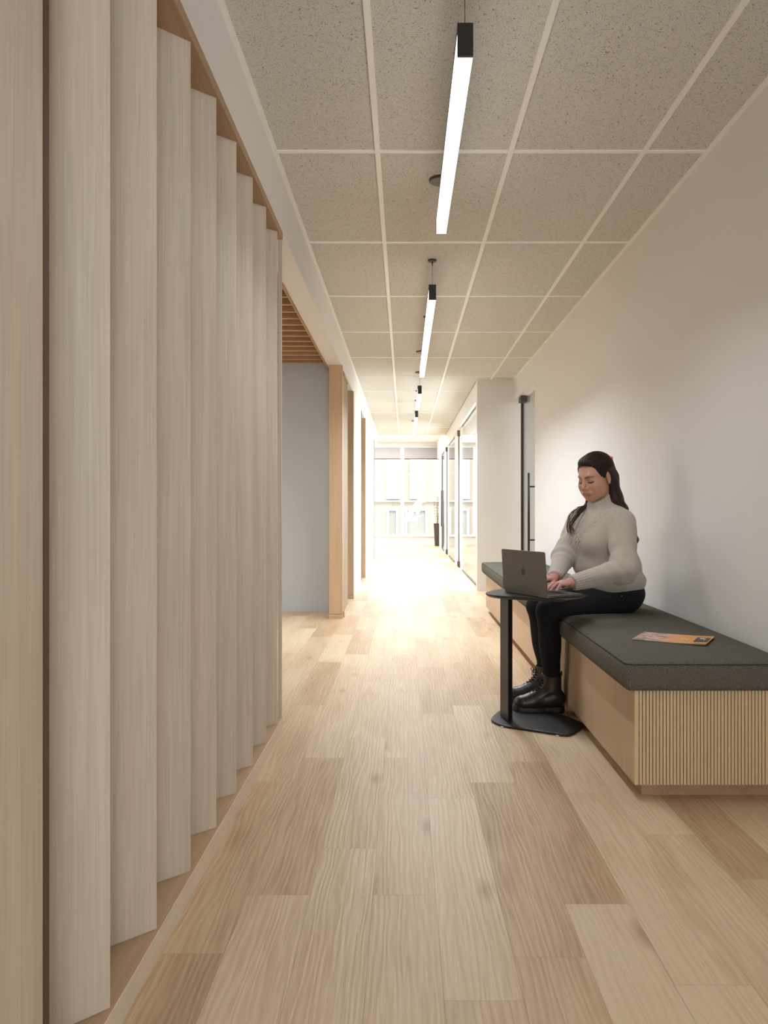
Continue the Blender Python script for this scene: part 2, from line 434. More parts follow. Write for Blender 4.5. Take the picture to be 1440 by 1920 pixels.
# ------------------------------------------------------------------ pendant lights
def pendant(y0, y1, cans, lab):
    X = .185; t = thing('pendant_light', lab, 'light', (X, (y0+y1)/2, 2.42), 0, 'linear pendant lights'); h = (y1-y0)/2
    o = MB().box(-.024, .024, -h, h, .078, .10).box(-.024, .024, -h, -h+.012, 0, .0785).box(-.024, .024, h-.012, h, 0, .0785).build('housing', M['black'], t, .001, 1)
    MB().box(-.0232, .0232, -h+.012, h-.012, 0, .0778).build('diffuser', M['diffuser'], t)
    for yc, r in cans:
        y = yc-(y0+y1)/2; zc = H-2.42
        c = MB().lathe([(r*.9, zc-.012), (r, zc-.008), (r, zc)], (0, y, 0), 24).build('ceiling_canopy', M['bronze'], t)
        cb = MB().tube([(0, y, .10), (0, y, zc-.01)], .0012, 6)
        if r < .05: cb.tube([(0, y, zc-.04), (0, y, zc-.012)], [.003, .005], 8)
        cb.build('cable', M['bronze'], t)
pendant(2.35, 3.89, [(2.37, .028), (3.87, .062)], 'nearest linear pendant light, bright bar with dark end')
pendant(5.10, 8.14, [(5.12, .028), (6.62, .022), (8.11, .062)], 'second linear pendant light, longest lit bar')
pendant(9.30, 10.84, [(9.33, .055), (10.8, .03)], 'third linear pendant light, short, past the white wall return')
pendant(11.7, 14.56, [(11.75, .03), (14.5, .06)], 'farthest linear pendant light near the window')
pendant(-2.35, .75, [(-2.3, .028), (.7, .062)], 'added linear pendant light out of sight above the viewer')  # unseen bar added to light the near end

# ------------------------------------------------------------------ bench and cushions
BX0, BY0, BY1 = .828, 2.79, 7.86
t = thing('bench', 'long built-in oak bench base with fluted end along the right wall', 'bench', (BX0, BY0, 0)); L = Vector((BX0, BY0, 0))
def at(o): o.location = -L; return o
at(MB().box(BX0, 1.394, BY0+.012, BY1, .056, .396).build('carcass', M['bench'], t, .0008, 1))
at(MB().box(.868, 1.394, 2.845, BY1-.05, 0, .056).build('kick_base', M['oakY'], t))
fb = MB()
fb.box(BX0, BX0+.0145, BY0, BY0+.012, .056, .396)
x = BX0+.0145+.0028
while x < 1.392:
    fb.box(x, min(x+.0094, 1.394), BY0, BY0+.0135, .0565, .3955); x += .01224
fb.box(BX0+.0145, 1.394, BY0+.0105, BY0+.012, .057, .395, 1)
at(fb.build('fluted_end_panel', [M['flute'], M['groove']], t))

def cushion(y0, y1, lab, wrinkle=0):
    x0, x1, z0, z1 = .783, 1.391, .398, .503
    nx, ny, nz = 26, max(30, int((y1-y0)/.04)), 8
    bm = bmesh.new()
    # rounded box: superellipse-like rounding on a subdivided box
    r = .026; vs = {}
    cx, cy, cz = (x0+x1)/2, (y0+y1)/2, (z0+z1)/2; hx, hy, hz = (x1-x0)/2, (y1-y0)/2, (z1-z0)/2
    def lin(n, h):   # more lines near the edges
        a = [-h, -h+r*.35, -h+r*.75, -h+r*1.3]; k = n-8
        mid = [-h+r*1.3+(2*h-2.6*r)*(i+1)/(k+1) for i in range(k)]
        return a+mid+[-q for q in a[::-1]]
    X, Y, Z = lin(nx, hx), lin(ny, hy), [-hz, -hz+.011, -hz+.024, -hz+.04, hz-.04, hz-.024, hz-.011, hz]
    def vert(i, j, k):
        if (i, j, k) in vs: return vs[(i, j, k)]
        p = Vector((X[i], Y[j], Z[k]))
        q = Vector((max(-hx+r, min(hx-r, p.x)), max(-hy+r, min(hy-r, p.y)), max(-hz+r, min(hz-r, p.z))))
        d = p-q
        if d.length > r: p = q + d.normalized()*r
        u, v = 1-(p.x/hx)**4, 1-(p.y/hy)**6
        if p.z > 0: p.z += .016*u*v
        s = 1-(p.z/hz)**2
        if abs(p.y) > hy*.97: pass
        p.x += math.copysign(.004*s*max(0, v), p.x) if abs(p.x) > hx*.9 else 0
        if wrinkle and p.x < -hx*.7 and abs(p.z) < hz*.95:
            p.x += wrinkle*(math.sin(p.y*55+p.z*18)+.6*math.sin(p.y*97+1))*max(0, .6+.4*math.sin(p.y*3.1))
        vs[(i, j, k)] = bm.verts.new((p.x, p.y, p.z)); return vs[(i, j, k)]
    I, J, K = len(X)-1, len(Y)-1, len(Z)-1
    for i in range(I):
        for j in range(J):
            bm.faces.new([vert(i, j, K), vert(i+1, j, K), vert(i+1, j+1, K), vert(i, j+1, K)])
            bm.faces.new([vert(i, j, 0), vert(i, j+1, 0), vert(i+1, j+1, 0), vert(i+1, j, 0)])
    for i in range(I):
        for k in range(K):
            bm.faces.new([vert(i, 0, k), vert(i+1, 0, k), vert(i+1, 0, k+1), vert(i, 0, k+1)])
            bm.faces.new([vert(i, J, k), vert(i, J, k+1), vert(i+1, J, k+1), vert(i+1, J, k)])
    for j in range(J):
        for k in range(K):
            bm.faces.new([vert(0, j, k), vert(0, j, k+1), vert(0, j+1, k+1), vert(0, j+1, k)])
            bm.faces.new([vert(I, j, k), vert(I, j+1, k), vert(I, j+1, k+1), vert(I, j, k+1)])
    for f in bm.faces: f.smooth = True
    me = bpy.data.meshes.new('seat_cushion'); bm.to_mesh(me); bm.free(); me.materials.append(M['felt'])
    root = thing('seat_cushion', lab, 'cushion', (cx, cy, z0), 0, 'grey felt seat cushions on the bench')
    c = bpy.data.objects.new('cushion_body', me); COL.objects.link(c); c.parent = root; c.location = (0, 0, cz-z0)
    # piping round the top edge
    pts = []; rr = .03; zt = 2*hz-.008
    for sx, sy, a0 in ((1, 1, 0), (-1, 1, 90), (-1, -1, 180), (1, -1, 270)):
        for q in range(7):
            a = math.radians(a0+q*15); pts.append((sx*(hx-rr)+math.cos(a)*(rr-.004), sy*(hy-rr)+math.sin(a)*(rr-.004), zt))
    pts.append(pts[0])
    MB().tube(pts, .0022, 6, cap=False).build('piping', M['piping'], root)
cushion(2.752, 4.452, 'near grey felt cushion, the one the woman sits on')
cushion(4.456, 6.156, 'middle grey felt cushion, behind the laptop and the woman')
cushion(6.160, 7.90, 'far grey felt cushion at the end of the bench', .0022)

# ------------------------------------------------------------------ brochure
def m_cover():
    m = NT('brochure cover print'); v = m.coords(); sep = m.add('ShaderNodeSeparateXYZ'); m.link(v, sep.inputs[0])
    n = m.noise(m.mapping(v, (22, 30, 1)), 1, 3, .6, 1.0)
    pic = m.ramp(n, [(.34, srgb(74, 52, 42)), (.44, srgb(150, 112, 88)), (.52, srgb(214, 186, 160)), (.6, srgb(206, 140, 110)), (.7, srgb(120, 110, 100))], 'LINEAR')
    warm = m.mix(m.ramp(m.math('MULTIPLY', sep.outputs[0], 1.0), [(.10, (0,0,0)), (.17, (1,1,1))]), srgb(222, 150, 118), srgb(226, 150, 62))
    edge = m.math('ADD', sep.outputs[0], m.math('MULTIPLY', m.math('SUBTRACT', n, .5), .12))
    c = m.mix(m.ramp(edge, [(.095, (0,0,0)), (.12, (1,1,1))]), pic, warm)
    m.base(c); m.rough(.3); return m.m
M['cover'] = m_cover(); M['paper'] = plain('white paper', srgb(235, 230, 220), .6); M['label'] = plain('dark printed label', srgb(52, 40, 36), .4)
M['brownpaper'] = plain('dark brown back cover', srgb(80, 42, 30), .5)
ang = math.atan2(-.146, .25)
t = thing('brochure', 'orange printed brochure lying on the near end of the grey cushion', 'brochure', (.918, 3.136, .5188), ang)
def sheet(z, mi_mat, name, x0=0, x1=.284, y0=0, y1=.213, th=.0006, off=0):
    nx, ny = 14, 2; g = []; fs = []
    for s_ in (0, 1):
        for i in range(nx+1):
            for j in range(ny+1):
                xx = x0+(x1-x0)*i/nx; yy = y0+(y1-y0)*j/ny
                lift = .005*max(0, (xx-.17)/.11)**1.5*(1-.3*yy/.213) if xx > .17 else 0
                g.append((xx, yy, z+lift*off+th*s_))
    W = ny+1; T = (nx+1)*W
    for i in range(nx):
        for j in range(ny):
            a, b_, c, d_ = i*W+j, (i+1)*W+j, (i+1)*W+j+1, i*W+j+1
            fs += [(a, d_, c, b_), (T+a, T+b_, T+c, T+d_)]
    for i in range(nx): fs += [(i*W, (i+1)*W, T+(i+1)*W, T+i*W), (i*W+ny, T+i*W+ny, T+(i+1)*W+ny, (i+1)*W+ny)]
    for j in range(ny): fs += [(j, T+j, T+j+1, j+1), (nx*W+j, nx*W+j+1, T+nx*W+j+1, T+nx*W+j)]
    return MB().add(g, fs, 0, False).build(name, mi_mat, t)
sheet(0, M['brownpaper'], 'back_cover', off=.1); sheet(.0012, M['paper'], 'inner_pages', x1=.281, off=.5); sheet(.0028, M['cover'], 'front_cover', off=1)
lb = MB().box(.228, .279, .045, .150, 0, .0004)
o = lb.build('label_block', M['label'], t); o.location = (0, 0, .0072); o.rotation_euler = (0, math.radians(-2.2), 0); o.location.z = -.0018
tx = MB()
for k in range(3): tx.box(.172+.011*k, .176+.011*k, .085, .135-.012*k, .0040, .0043)
tx.build('cover_text', M['paper'], t)
tx = MB().box(.242, .258, .112, .132, .0004, .0007).box(.262, .264, .080, .128, .0004, .0007)
o2 = tx.build('label_text', M['paper'], t); o2.location = o.location; o2.rotation_euler = o.rotation_euler

# ------------------------------------------------------------------ side table
base_px = [(961,1326.7),(997.8,1334),(1052.8,1340.4),(1083,1351),(1094,1358.7),(1083,1369.4),(1065,1377),(1037.5,1374),(991.7,1367),(945.8,1360),(923,1351),(922,1345),(929,1338),(938,1332)]
bp = []
for x, y in base_px:
    dd = F*(CH-.012)/(y-953); bp.append(((x-758)*dd/F, dd))
def smooth_loop(p, n=6):
    out = []; N = len(p)
    for i in range(N):
        p0, p1, p2, p3 = [np.array(p[(i+k-1) % N]) for k in range(4)]
        for j in range(n):
            t_ = j/n; out.append(tuple(.5*((2*p1)+(-p0+p2)*t_+(2*p0-5*p1+4*p2-p3)*t_**2+(-p0+3*p1-3*p2+p3)*t_**3)))
    return out
# plan outline of base and top: rounded wedge, long axis towards the bench
def wedge(c, sx, sy, rot, n=80):
    """rounded triangle-ish outline"""
    discs = [((-.145, .06), .075), ((-.06, .13), .10), ((.13, .03), .085), ((.085, -.13), .085), ((-.14, -.02), .075)]
    pts = []
    for k in range(n):
        a = 2*PI*k/n; d_ = np.array([math.cos(a), math.sin(a)])
        best = max(discs, key=lambda q: np.dot(q[0], d_)+q[1]); pts.append(np.array(best[0])+d_*best[1])
    cr, sr = math.cos(rot), math.sin(rot)
    return [(c[0]+(p[0]*cr-p[1]*sr)*sx, c[1]+(p[0]*sr+p[1]*cr)*sy) for p in pts]
bl = smooth_loop(bp)
area = sum(bl[i][0]*bl[(i+1) % len(bl)][1]-bl[(i+1) % len(bl)][0]*bl[i][1] for i in range(len(bl)))
if area < 0: bl = bl[::-1]
bc = (.643, 3.79)
t = thing('side_table', 'black C-shaped side table holding the laptop in front of the bench', 'table', (bc[0], bc[1], 0)); L = Vector((bc[0], bc[1], 0))
at(MB().prism(bl, .004, .013, smooth=True).build('base_plate', M['black'], t, .003, 2))
TZ = .640
tc = (.628, 3.722)
def tp(k, s=1.0): return [(tc[0]+(x-bc[0])*1.09*s, tc[1]+(y-bc[1])*.98*s) for x, y in bl]
top = MB(); o1, o2_ = tp(0, 1.0), tp(0, .93); n = len(o1)
vs = [(x, y, TZ) for x, y in o1] + [(x, y, TZ-.006) for x, y in o1] + [(x, y, TZ-.017) for x, y in o2_]
top.add(vs, [tuple(range(n)), tuple(range(2*n, 3*n))[::-1]])
top.add(vs, [(i, n+i, n+(i+1) % n, (i+1) % n) for i in range(n)] + [(n+i, 2*n+i, 2*n+(i+1) % n, n+(i+1) % n) for i in range(n)], 0, True)
at(top.build('table_top', M['black'], t, .0012, 2))
post = [(.479, 3.875), (.5046, 3.768), (.533, 3.826), (.507, 3.933)]
at(MB().prism(post, .012, TZ-.015).build('post', M['black'], t, .004, 2))
M['clearplastic'] = plain('pale plastic glide', srgb(190, 186, 180), .3)
for gx, gy in ((.705, 3.575), (.47, 3.72), (.79, 3.8)): at(MB().lathe([(.008, 0), (.008, .005)], (gx, gy, 0), 16).build('floor_glide', M['clearplastic'], t))

# ------------------------------------------------------------------ laptop
M['alu'] = plain('space grey aluminium', srgb(98, 92, 82), .42, .6)
M['keys'] = plain('black keys', srgb(22, 22, 23), .5); M['screen'] = plain('dark laptop screen', srgb(14, 15, 18), .15)
M['logo'] = plain('dark logo', srgb(40, 36, 32), .35, 0)
A = Vector((.491, 3.81, 0)); Bv = Vector((.648, 3.51, 0)); LW = (Bv-A).length
yaw = math.atan2((A-Bv).y, (A-Bv).x)     # local +x runs from the near corner to the far corner
mid = (A+Bv)/2
t = thing('laptop', 'open grey aluminium laptop on the black side table', 'laptop', (mid.x, mid.y, TZ), yaw)
LD = .205; hw = LW/2
# local: +x to far corner, -y ... keyboard side is -y when rotated so
sgn = -1 if Vector((math.cos(yaw), math.sin(yaw), 0)).cross(Vector((.885, .463, 0))).z < 0 else 1
def ly(v): return v*sgn
def rrect(x0, x1, y0, y1, r, n=6):
    p = []
    for cx, cy, a0 in ((x1-r, y1-r, 0), (x0+r, y1-r, 90), (x0+r, y0+r, 180), (x1-r, y0+r, 270)):
        for q in range(n+1): a = math.radians(a0+90*q/n); p.append((cx+r*math.cos(a), cy+r*math.sin(a)))
    return p
ya, yb = sorted((ly(0), ly(LD)))
base = MB().prism(rrect(-hw, hw, ya, yb, .012), .002, .0135).build('base', M['alu'], t, .0015, 2)
kb = MB()
for r_ in range(6):
    for c in range(14):
        kx = -hw+.03+c*(LW-.06)/14; ky0, ky1 = sorted((ly(.030+r_*.0185), ly(.030+r_*.0185+.0158)))
        kb.box(kx, kx+(LW-.06)/14-.003, ky0, ky1, .0136, .0148)
kb.build('keyboard', M['keys'], base)
q0, q1 = sorted((ly(.148), ly(.208)))
MB().box(-.055, .055, q0, q1, .0136, .0139).build('trackpad', M['alu'], base)
lid = MB().prism(rrect(-hw, hw, 0, .2, .010), -.0025, .0025).build('lid', M['alu'], t, .001, 2)
# lid plane local xy -> stands up; tilt back 5 degrees away from the keyboard
lean = math.radians(4.2)
lid.rotation_euler = (PI/2+lean*sgn, 0, 0); lid.location = (0, ly(-.001), .0125)
zin = -1 if sgn > 0 else 1      # which side of the lid faces the keyboard
zz = sorted((zin*.0026, zin*.0031)); MB().box(-hw+.008, hw-.008, .010, .192, zz[0], zz[1]).build('screen', M['screen'], lid)
# bitten fruit emblem on the outside of the lid
def logo():
    from math import cos, sin
    pts = []
    for k in range(48):
        a = 2*PI*k/48; r = .0125*(1+.07*cos(2*a+PI)-.0*cos(a)); x = r*cos(a)*.98; y = r*sin(a)
        y -= .0032*math.exp(-(x/.0045)**2)*(1 if y > 0 else -.55)
        pts.append([x, y])
    bx, by, br = .0138, .0015, .0062
    for p in pts:
        d_ = math.hypot(p[0]-bx, p[1]-by)
        if d_ < br:
            ux, uy = (p[0]-bx)/d_, (p[1]-by)/d_; p[0], p[1] = bx+ux*br, by+uy*br
    leaf = []
    for k in range(12):
        a = 2*PI*k/12; lx, ly_ = .0052*cos(a), .0020*sin(a)*(1-abs(cos(a))*.3); c_, s_ = cos(1.0), sin(1.0)
        leaf.append([.0018+lx*c_-ly_*s_, .0158+lx*s_+ly_*c_])
    return pts, leaf
pts, leaf = logo(); fx = -1 if sgn > 0 else 1   # mirror so the bite is on the right seen from outside
zo = sorted((-zin*.00255, -zin*.0029))
def fl(p): 
    r = [(a*FX*1.45, .1+b*1.45) for a, b in p]; return r
FX = -1
lg = MB().prism(fl(pts), zo[0], zo[1]).prism(fl(leaf), zo[0], zo[1]).build('logo', M['logo'], lid)

# ------------------------------------------------------------------ planter with twigs, far right
pl = thing('potted_branches', 'tall dark tapered planter with thin branches by the far window', 'plant', (.922, 21.62, 0))
MB().add([(sx*w, sy*w, z) for z, w in ((0, .068), (.63, .105), (.63, .092), (.58, .09)) for sx, sy in ((-1,-1),(1,-1),(1,1),(-1,1))],
    [(3,2,1,0)]+[(4*r+i, 4*r+(i+1) % 4, 4*r+4+(i+1) % 4, 4*r+4+i) for r in range(3) for i in range(4)]+[(12,13,14,15)]).build('pot', M['bronze'], pl, .004, 2)
M['twig'] = plain('dry dark twig', srgb(92, 80, 66), .8); M['leafm'] = plain('dull grey green leaf', srgb(104, 104, 84), .6)
rnd = random.Random(5)
for k in range(7):
    tw = MB(); p = Vector((rnd.uniform(-.03, .03), rnd.uniform(-.03, .03), .56)); pp = [tuple(p)]; lean_ = rnd.uniform(-.13, .06)
    for s_ in range(10):
        p = p + Vector((lean_*.07+rnd.uniform(-.012, .012), rnd.uniform(-.015, .015), rnd.uniform(.07, .09))); pp.append(tuple(p))
    tw.tube(pp, [.005-.0003*i for i in range(11)], 5)
    br = tw.build('branch', M['twig'], pl)
    lf = MB()
    for q in pp[3:]:
        for _ in range(2):
            v = Vector((rnd.uniform(-1, 1), rnd.uniform(-1, 1), rnd.uniform(.2, 1))).normalized()*.035; q_ = Vector(q); sd = v.orthogonal().normalized()*.008
            lf.add([q_, q_+v*.5+sd, q_+v, q_+v*.5-sd, q_+v*.5+v.cross(sd).normalized()*.002], [(0,1,4), (1,2,4), (2,3,4), (3,0,4)])
    lf.build('leaves', M['leafm'], br)

# ------------------------------------------------------------------ building across the street
YF = 32.0
def fx_(x): return (x-758)*YF/F
def fz_(y): return CH-(y-953)*YF/F
M['stucco'] = plain('cream stucco', srgb(176, 160, 142), .9); M['whitetrim'] = plain('white trim', srgb(205, 202, 198), .7)
M['paleglass'] = plain('pale reflecting window', srgb(150, 146, 140), .3)
t = thing('building', 'cream building across the street seen through the far window', 'building', (0, YF, 0))
wb = MB().box(-14, 12, .15, 5, -4, 9)
wb.build('wall', M['stucco'], t)
MB().box(-14, 12, .0, .15, fz_(941), fz_(938)).build('ledge', M['whitetrim'], t)
for x0, x1, y0, y1 in ((725, 747, 953, 1004), (759, 802, 953, 1004)):
    f_ = MB(); a, b2, z1, z0 = fx_(x0), fx_(x1), fz_(y0), fz_(y1+6); e = .1
    f_.box(a, a+e, 0, .15, z0, z1-e).box(b2-e, b2, 0, .15, z0, z1-e).box(a-.01, b2+.01, -.01, .15, z1-e, z1)
    fo = f_.build('window_frame', M['whitetrim'], t)
    MB().box(a+e, b2-e, .08, .12, z0, z1-e).build('pane', M['paleglass'], fo)
for x0, x1 in ((724, 750), (768, 800)):
    f_ = MB(); a, b2, z1, z0 = fx_(x0), fx_(x1), fz_(800), fz_(936); e = .05
    f_.box(a, b2, .0, .15, z0, z1); fo = f_.build('upper_window', M['whitetrim'], t)
struct(MB().box(-30, 30, YE+.3, YF+4, -.3, -.15).build('ground', plain('pale paving', srgb(200, 196, 190), .9)))
# ------------------------------------------------------------------ person: signed-distance modelling
V3 = lambda *a: np.array(a, dtype=np.float64)
def smin(a, b, k):
    h = np.maximum(k-np.abs(a-b), 0)/k; return np.minimum(a, b)-h*h*k*.25
def smax(a, b, k): return -smin(-a, -b, k)
def sph(P, c, r): return np.sqrt(((P-c)**2).sum(1))-r
def cone(P, a, b, ra, rb):
    """capsule whose radius runs from ra to rb"""
    a = np.asarray(a, float); b = np.asarray(b, float); ab = b-a
    t = np.clip(((P-a)@ab)/(ab@ab), 0, 1)
    return np.sqrt(((P-(a+t[:, None]*ab))**2).sum(1))-(ra+(rb-ra)*t)
def ell(P, c, r, R=None):
    q = P-np.asarray(c, float)
    if R is not None: q = q@R          # R columns are the ellipsoid axes
    r = np.asarray(r, float); k0 = np.sqrt(((q/r)**2).sum(1)); k1 = np.sqrt(((q/(r*r))**2).sum(1))+1e-9
    return k0*(k0-1)/k1
def chain(P, pts, rad, k=.004):
    d = None
    for i in range(len(pts)-1):
        e = cone(P, pts[i], pts[i+1], rad[i], rad[i+1]); d = e if d is None else smin(d, e, k)
    return d
def lattice(lo, hi, h, fine=()):
    out = [lo]
    while out[-1] < hi:
        s = h
        for a, b, hf in fine:
            if a-h < out[-1] < b: s = min(s, hf)
        out.append(out[-1]+s)
    return np.array(out)
def surface(fn, xs, ys, zs, B=8):
    nx, ny, nz = len(xs), len(ys), len(zs)
    V = np.ones((nx, ny, nz), np.float32)
    bi = [np.arange(0, n, B) for n in (nx, ny, nz)]
    lo = [a[i] for a, i in zip((xs, ys, zs), bi)]
    hi = [a[np.minimum(i+B, len(a)-1)] for a, i in zip((xs, ys, zs), bi)]
    c = [(l+h)/2 for l, h in zip(lo, hi)]; e = [(h-l)/2 for l, h in zip(lo, hi)]
    G = np.stack(np.meshgrid(*c, indexing='ij'), -1).reshape(-1, 3)
    E = np.sqrt((np.stack(np.meshgrid(*e, indexing='ij'), -1).reshape(-1, 3)**2).sum(1))
    D = fn(G); act = (np.abs(D) < E*1.5+.012).reshape([len(i) for i in bi]); D = D.reshape(act.shape)
    pend = []
    for a in range(len(bi[0])):
        for b in range(len(bi[1])):
            for d in range(len(bi[2])):
                sl = (slice(bi[0][a], bi[0][a]+B), slice(bi[1][b], bi[1][b]+B), slice(bi[2][d], bi[2][d]+B))
                if act[a, b, d]: pend.append(sl)
                elif D[a, b, d] < 0: V[sl] = -1
    for q in range(0, len(pend), 400):
        ch = pend[q:q+400]; pts = []; shp = []
        for sl in ch:
            X, Y, Z = np.meshgrid(xs[sl[0]], ys[sl[1]], zs[sl[2]], indexing='ij'); shp.append(X.shape)
            pts.append(np.stack([X.ravel(), Y.ravel(), Z.ravel()], 1))
        r = fn(np.concatenate(pts)); o = 0
        for sl, s_, p in zip(ch, shp, pts): V[sl] = r[o:o+len(p)].reshape(s_); o += len(p)
    S = V < 0
    cs = np.zeros((nx-1, ny-1, nz-1), np.int8)
    for i in (0, 1):
        for j in (0, 1):
            for k in (0, 1): cs += S[i:nx-1+i, j:ny-1+j, k:nz-1+k]
    cells = np.argwhere((cs > 0) & (cs < 8)); lin = (cells[:, 0]*(ny-1)+cells[:, 1])*(nz-1)+cells[:, 2]
    acc = np.zeros((len(cells), 3)); cnt = np.zeros(len(cells)); ax = (xs, ys, zs)
    cor = [(i, j, k) for i in (0, 1) for j in (0, 1) for k in (0, 1)]
    for p in cor:
        for d in range(3):
            if p[d]: continue
            q = list(p); q[d] = 1
            A = cells+np.array(p); Bq = cells+np.array(q)
            va = V[A[:, 0], A[:, 1], A[:, 2]].astype(float); vb = V[Bq[:, 0], Bq[:, 1], Bq[:, 2]].astype(float)
            m = (va < 0) != (vb < 0); t = np.where(m, va/(va-vb+1e-12), 0)
            pa = np.stack([ax[k][A[:, k]] for k in range(3)], 1); pb = np.stack([ax[k][Bq[:, k]] for k in range(3)], 1)
            acc[m] += (pa+(pb-pa)*t[:, None])[m]; cnt[m] += 1
    verts = acc/cnt[:, None]; F4 = []
    def vid(c): return np.searchsorted(lin, (c[:, 0]*(ny-1)+c[:, 1])*(nz-1)+c[:, 2])
    for d in range(3):
        u, w = (d+1) % 3, (d+2) % 3; sl0 = [slice(None)]*3; sl1 = [slice(None)]*3
        sl0[d] = slice(0, -1); sl1[d] = slice(1, None)
        a, b = S[tuple(sl0)], S[tuple(sl1)]
        e_ = np.argwhere(a != b); ok = (e_[:, u] > 0) & (e_[:, w] > 0)
        lim = [nx-1, ny-1, nz-1]; ok &= (e_[:, u] < lim[u]) & (e_[:, w] < lim[w]); e_ = e_[ok]
        ins = a[e_[:, 0], e_[:, 1], e_[:, 2]]
        du = np.zeros(3, int); du[u] = 1; dw = np.zeros(3, int); dw[w] = 1
        q = np.stack([vid(e_-du-dw), vid(e_-dw), vid(e_), vid(e_-du)], 1)
        q[~ins] = q[~ins][:, ::-1]; F4.append(q)
    return verts, np.concatenate(F4)
def sdf_mesh(name, fn, box_, h, mats, parent=None, fine=((), (), ()), colour=None):
    ax = [lattice(box_[i][0], box_[i][1], h, fine[i]) for i in range(3)]
    v, f = surface(fn, *ax)
    me = bpy.data.meshes.new(name); me.vertices.add(len(v)); me.vertices.foreach_set('co', v.astype(np.float32).ravel())
    me.loops.add(f.size); me.loops.foreach_set('vertex_index', f.astype(np.int32).ravel())
    me.polygons.add(len(f)); me.polygons.foreach_set('loop_start', np.arange(0, f.size, 4, dtype=np.int32))
    me.polygons.foreach_set('loop_total', np.full(len(f), 4, np.int32)); me.polygons.foreach_set('use_smooth', np.ones(len(f), bool))
    me.update(calc_edges=True); me.validate()
    for m in (mats if isinstance(mats, (list, tuple)) else [mats]): me.materials.append(m)
    if colour is not None:
        c = colour(v); a = me.attributes.new('tint', 'FLOAT_COLOR', 'POINT'); a.data.foreach_set('color', np.concatenate([c, np.ones((len(c), 1))], 1).astype(np.float32).ravel())
    o = bpy.data.objects.new(name, me); COL.objects.link(o)
    if parent: o.parent = parent
    return o

# ---- skeleton (world metres) -------------------------------------
HO = V3(.995, 4.05, 1.213)                                   # middle of the head
yw, pt = math.radians(38), math.radians(17)
fh = V3(-math.cos(yw), -math.sin(yw), 0); hf = fh*math.cos(pt)+V3(0, 0, -math.sin(pt)); hl = V3(math.sin(yw), -math.cos(yw), 0); hu = np.cross(hf, hl)
HR = np.stack([hf, hl, hu], 1)                               # columns: forward, her left, up
def hp(f, l, u): return HO+hf*f+hl*l+hu*u
sL, sR = V3(1.095, 3.925, .975), V3(.965, 4.255, .975)       # shoulders: her left is nearest
eL, eR = V3(1.075, 3.790, .752), V3(.845, 4.115, .795)
wL, wR = V3(.812, 3.722, .692), V3(.752, 3.872, .706)
hipL, hipR = V3(1.12, 3.985, .595), V3(1.12, 4.165, .595)
kL, kR = V3(.728, 3.94, .527), V3(.716, 4.165, .527)
aL, aR = V3(.762, 4.000, .12), V3(.772, 4.195, .12)
neck0 = V3(1.07, 4.095, 1.0)

def fingers(w, d, side):
    """w wrist, d unit direction of the hand, side unit vector towards the thumb; keyboard at z ~.655"""
    up = V3(0, 0, 1); out = []
    base = w+d*.062
    for off, ln, cu, sp in ((.030, 1.0, 1.0, .05), (.010, 1.1, 1.0, .015), (-.011, 1.02, 1.0, -.03), (-.030, .82, 1.0, -.09)):
        m = base+side*off+up*(.001-abs(off)*.06)+d*(-.006 if abs(off) > .02 else 0)
        dd = d+side*sp; dd /= np.linalg.norm(dd)
        p1 = m+dd*.034*ln+up*.004; p2 = p1+dd*.020*ln-up*.013; p3 = p2+dd*.012*ln-up*.0165
        p3[2] = max(p3[2], .6625); out.append(([m-d*.02, m, p1, p2, p3], [.0085, .0090, .0080, .0072, .0064]))
    t0 = w+d*.018+side*.022-up*.006; t1 = t0+d*.030+side*.020-up*.006; t2 = t1+d*.028+side*.006-up*.006
    t2[2] = max(t2[2], .664); out.append(([t0, t1, t2], [.012, .0095, .0078]))
    return out
dL = V3(-.93, -.33, -.08); dL /= np.linalg.norm(dL); sdL = V3(-.33, .93, 0)
dR = V3(-.80, -.58, -.08); dR /= np.linalg.norm(dR); sdR = V3(.55, -.80, 0)
wLh, wRh = wL+V3(-.004, 0, .002), wR
FL, FR = fingers(wLh, dL, sdL), fingers(wRh, dR, sdR)

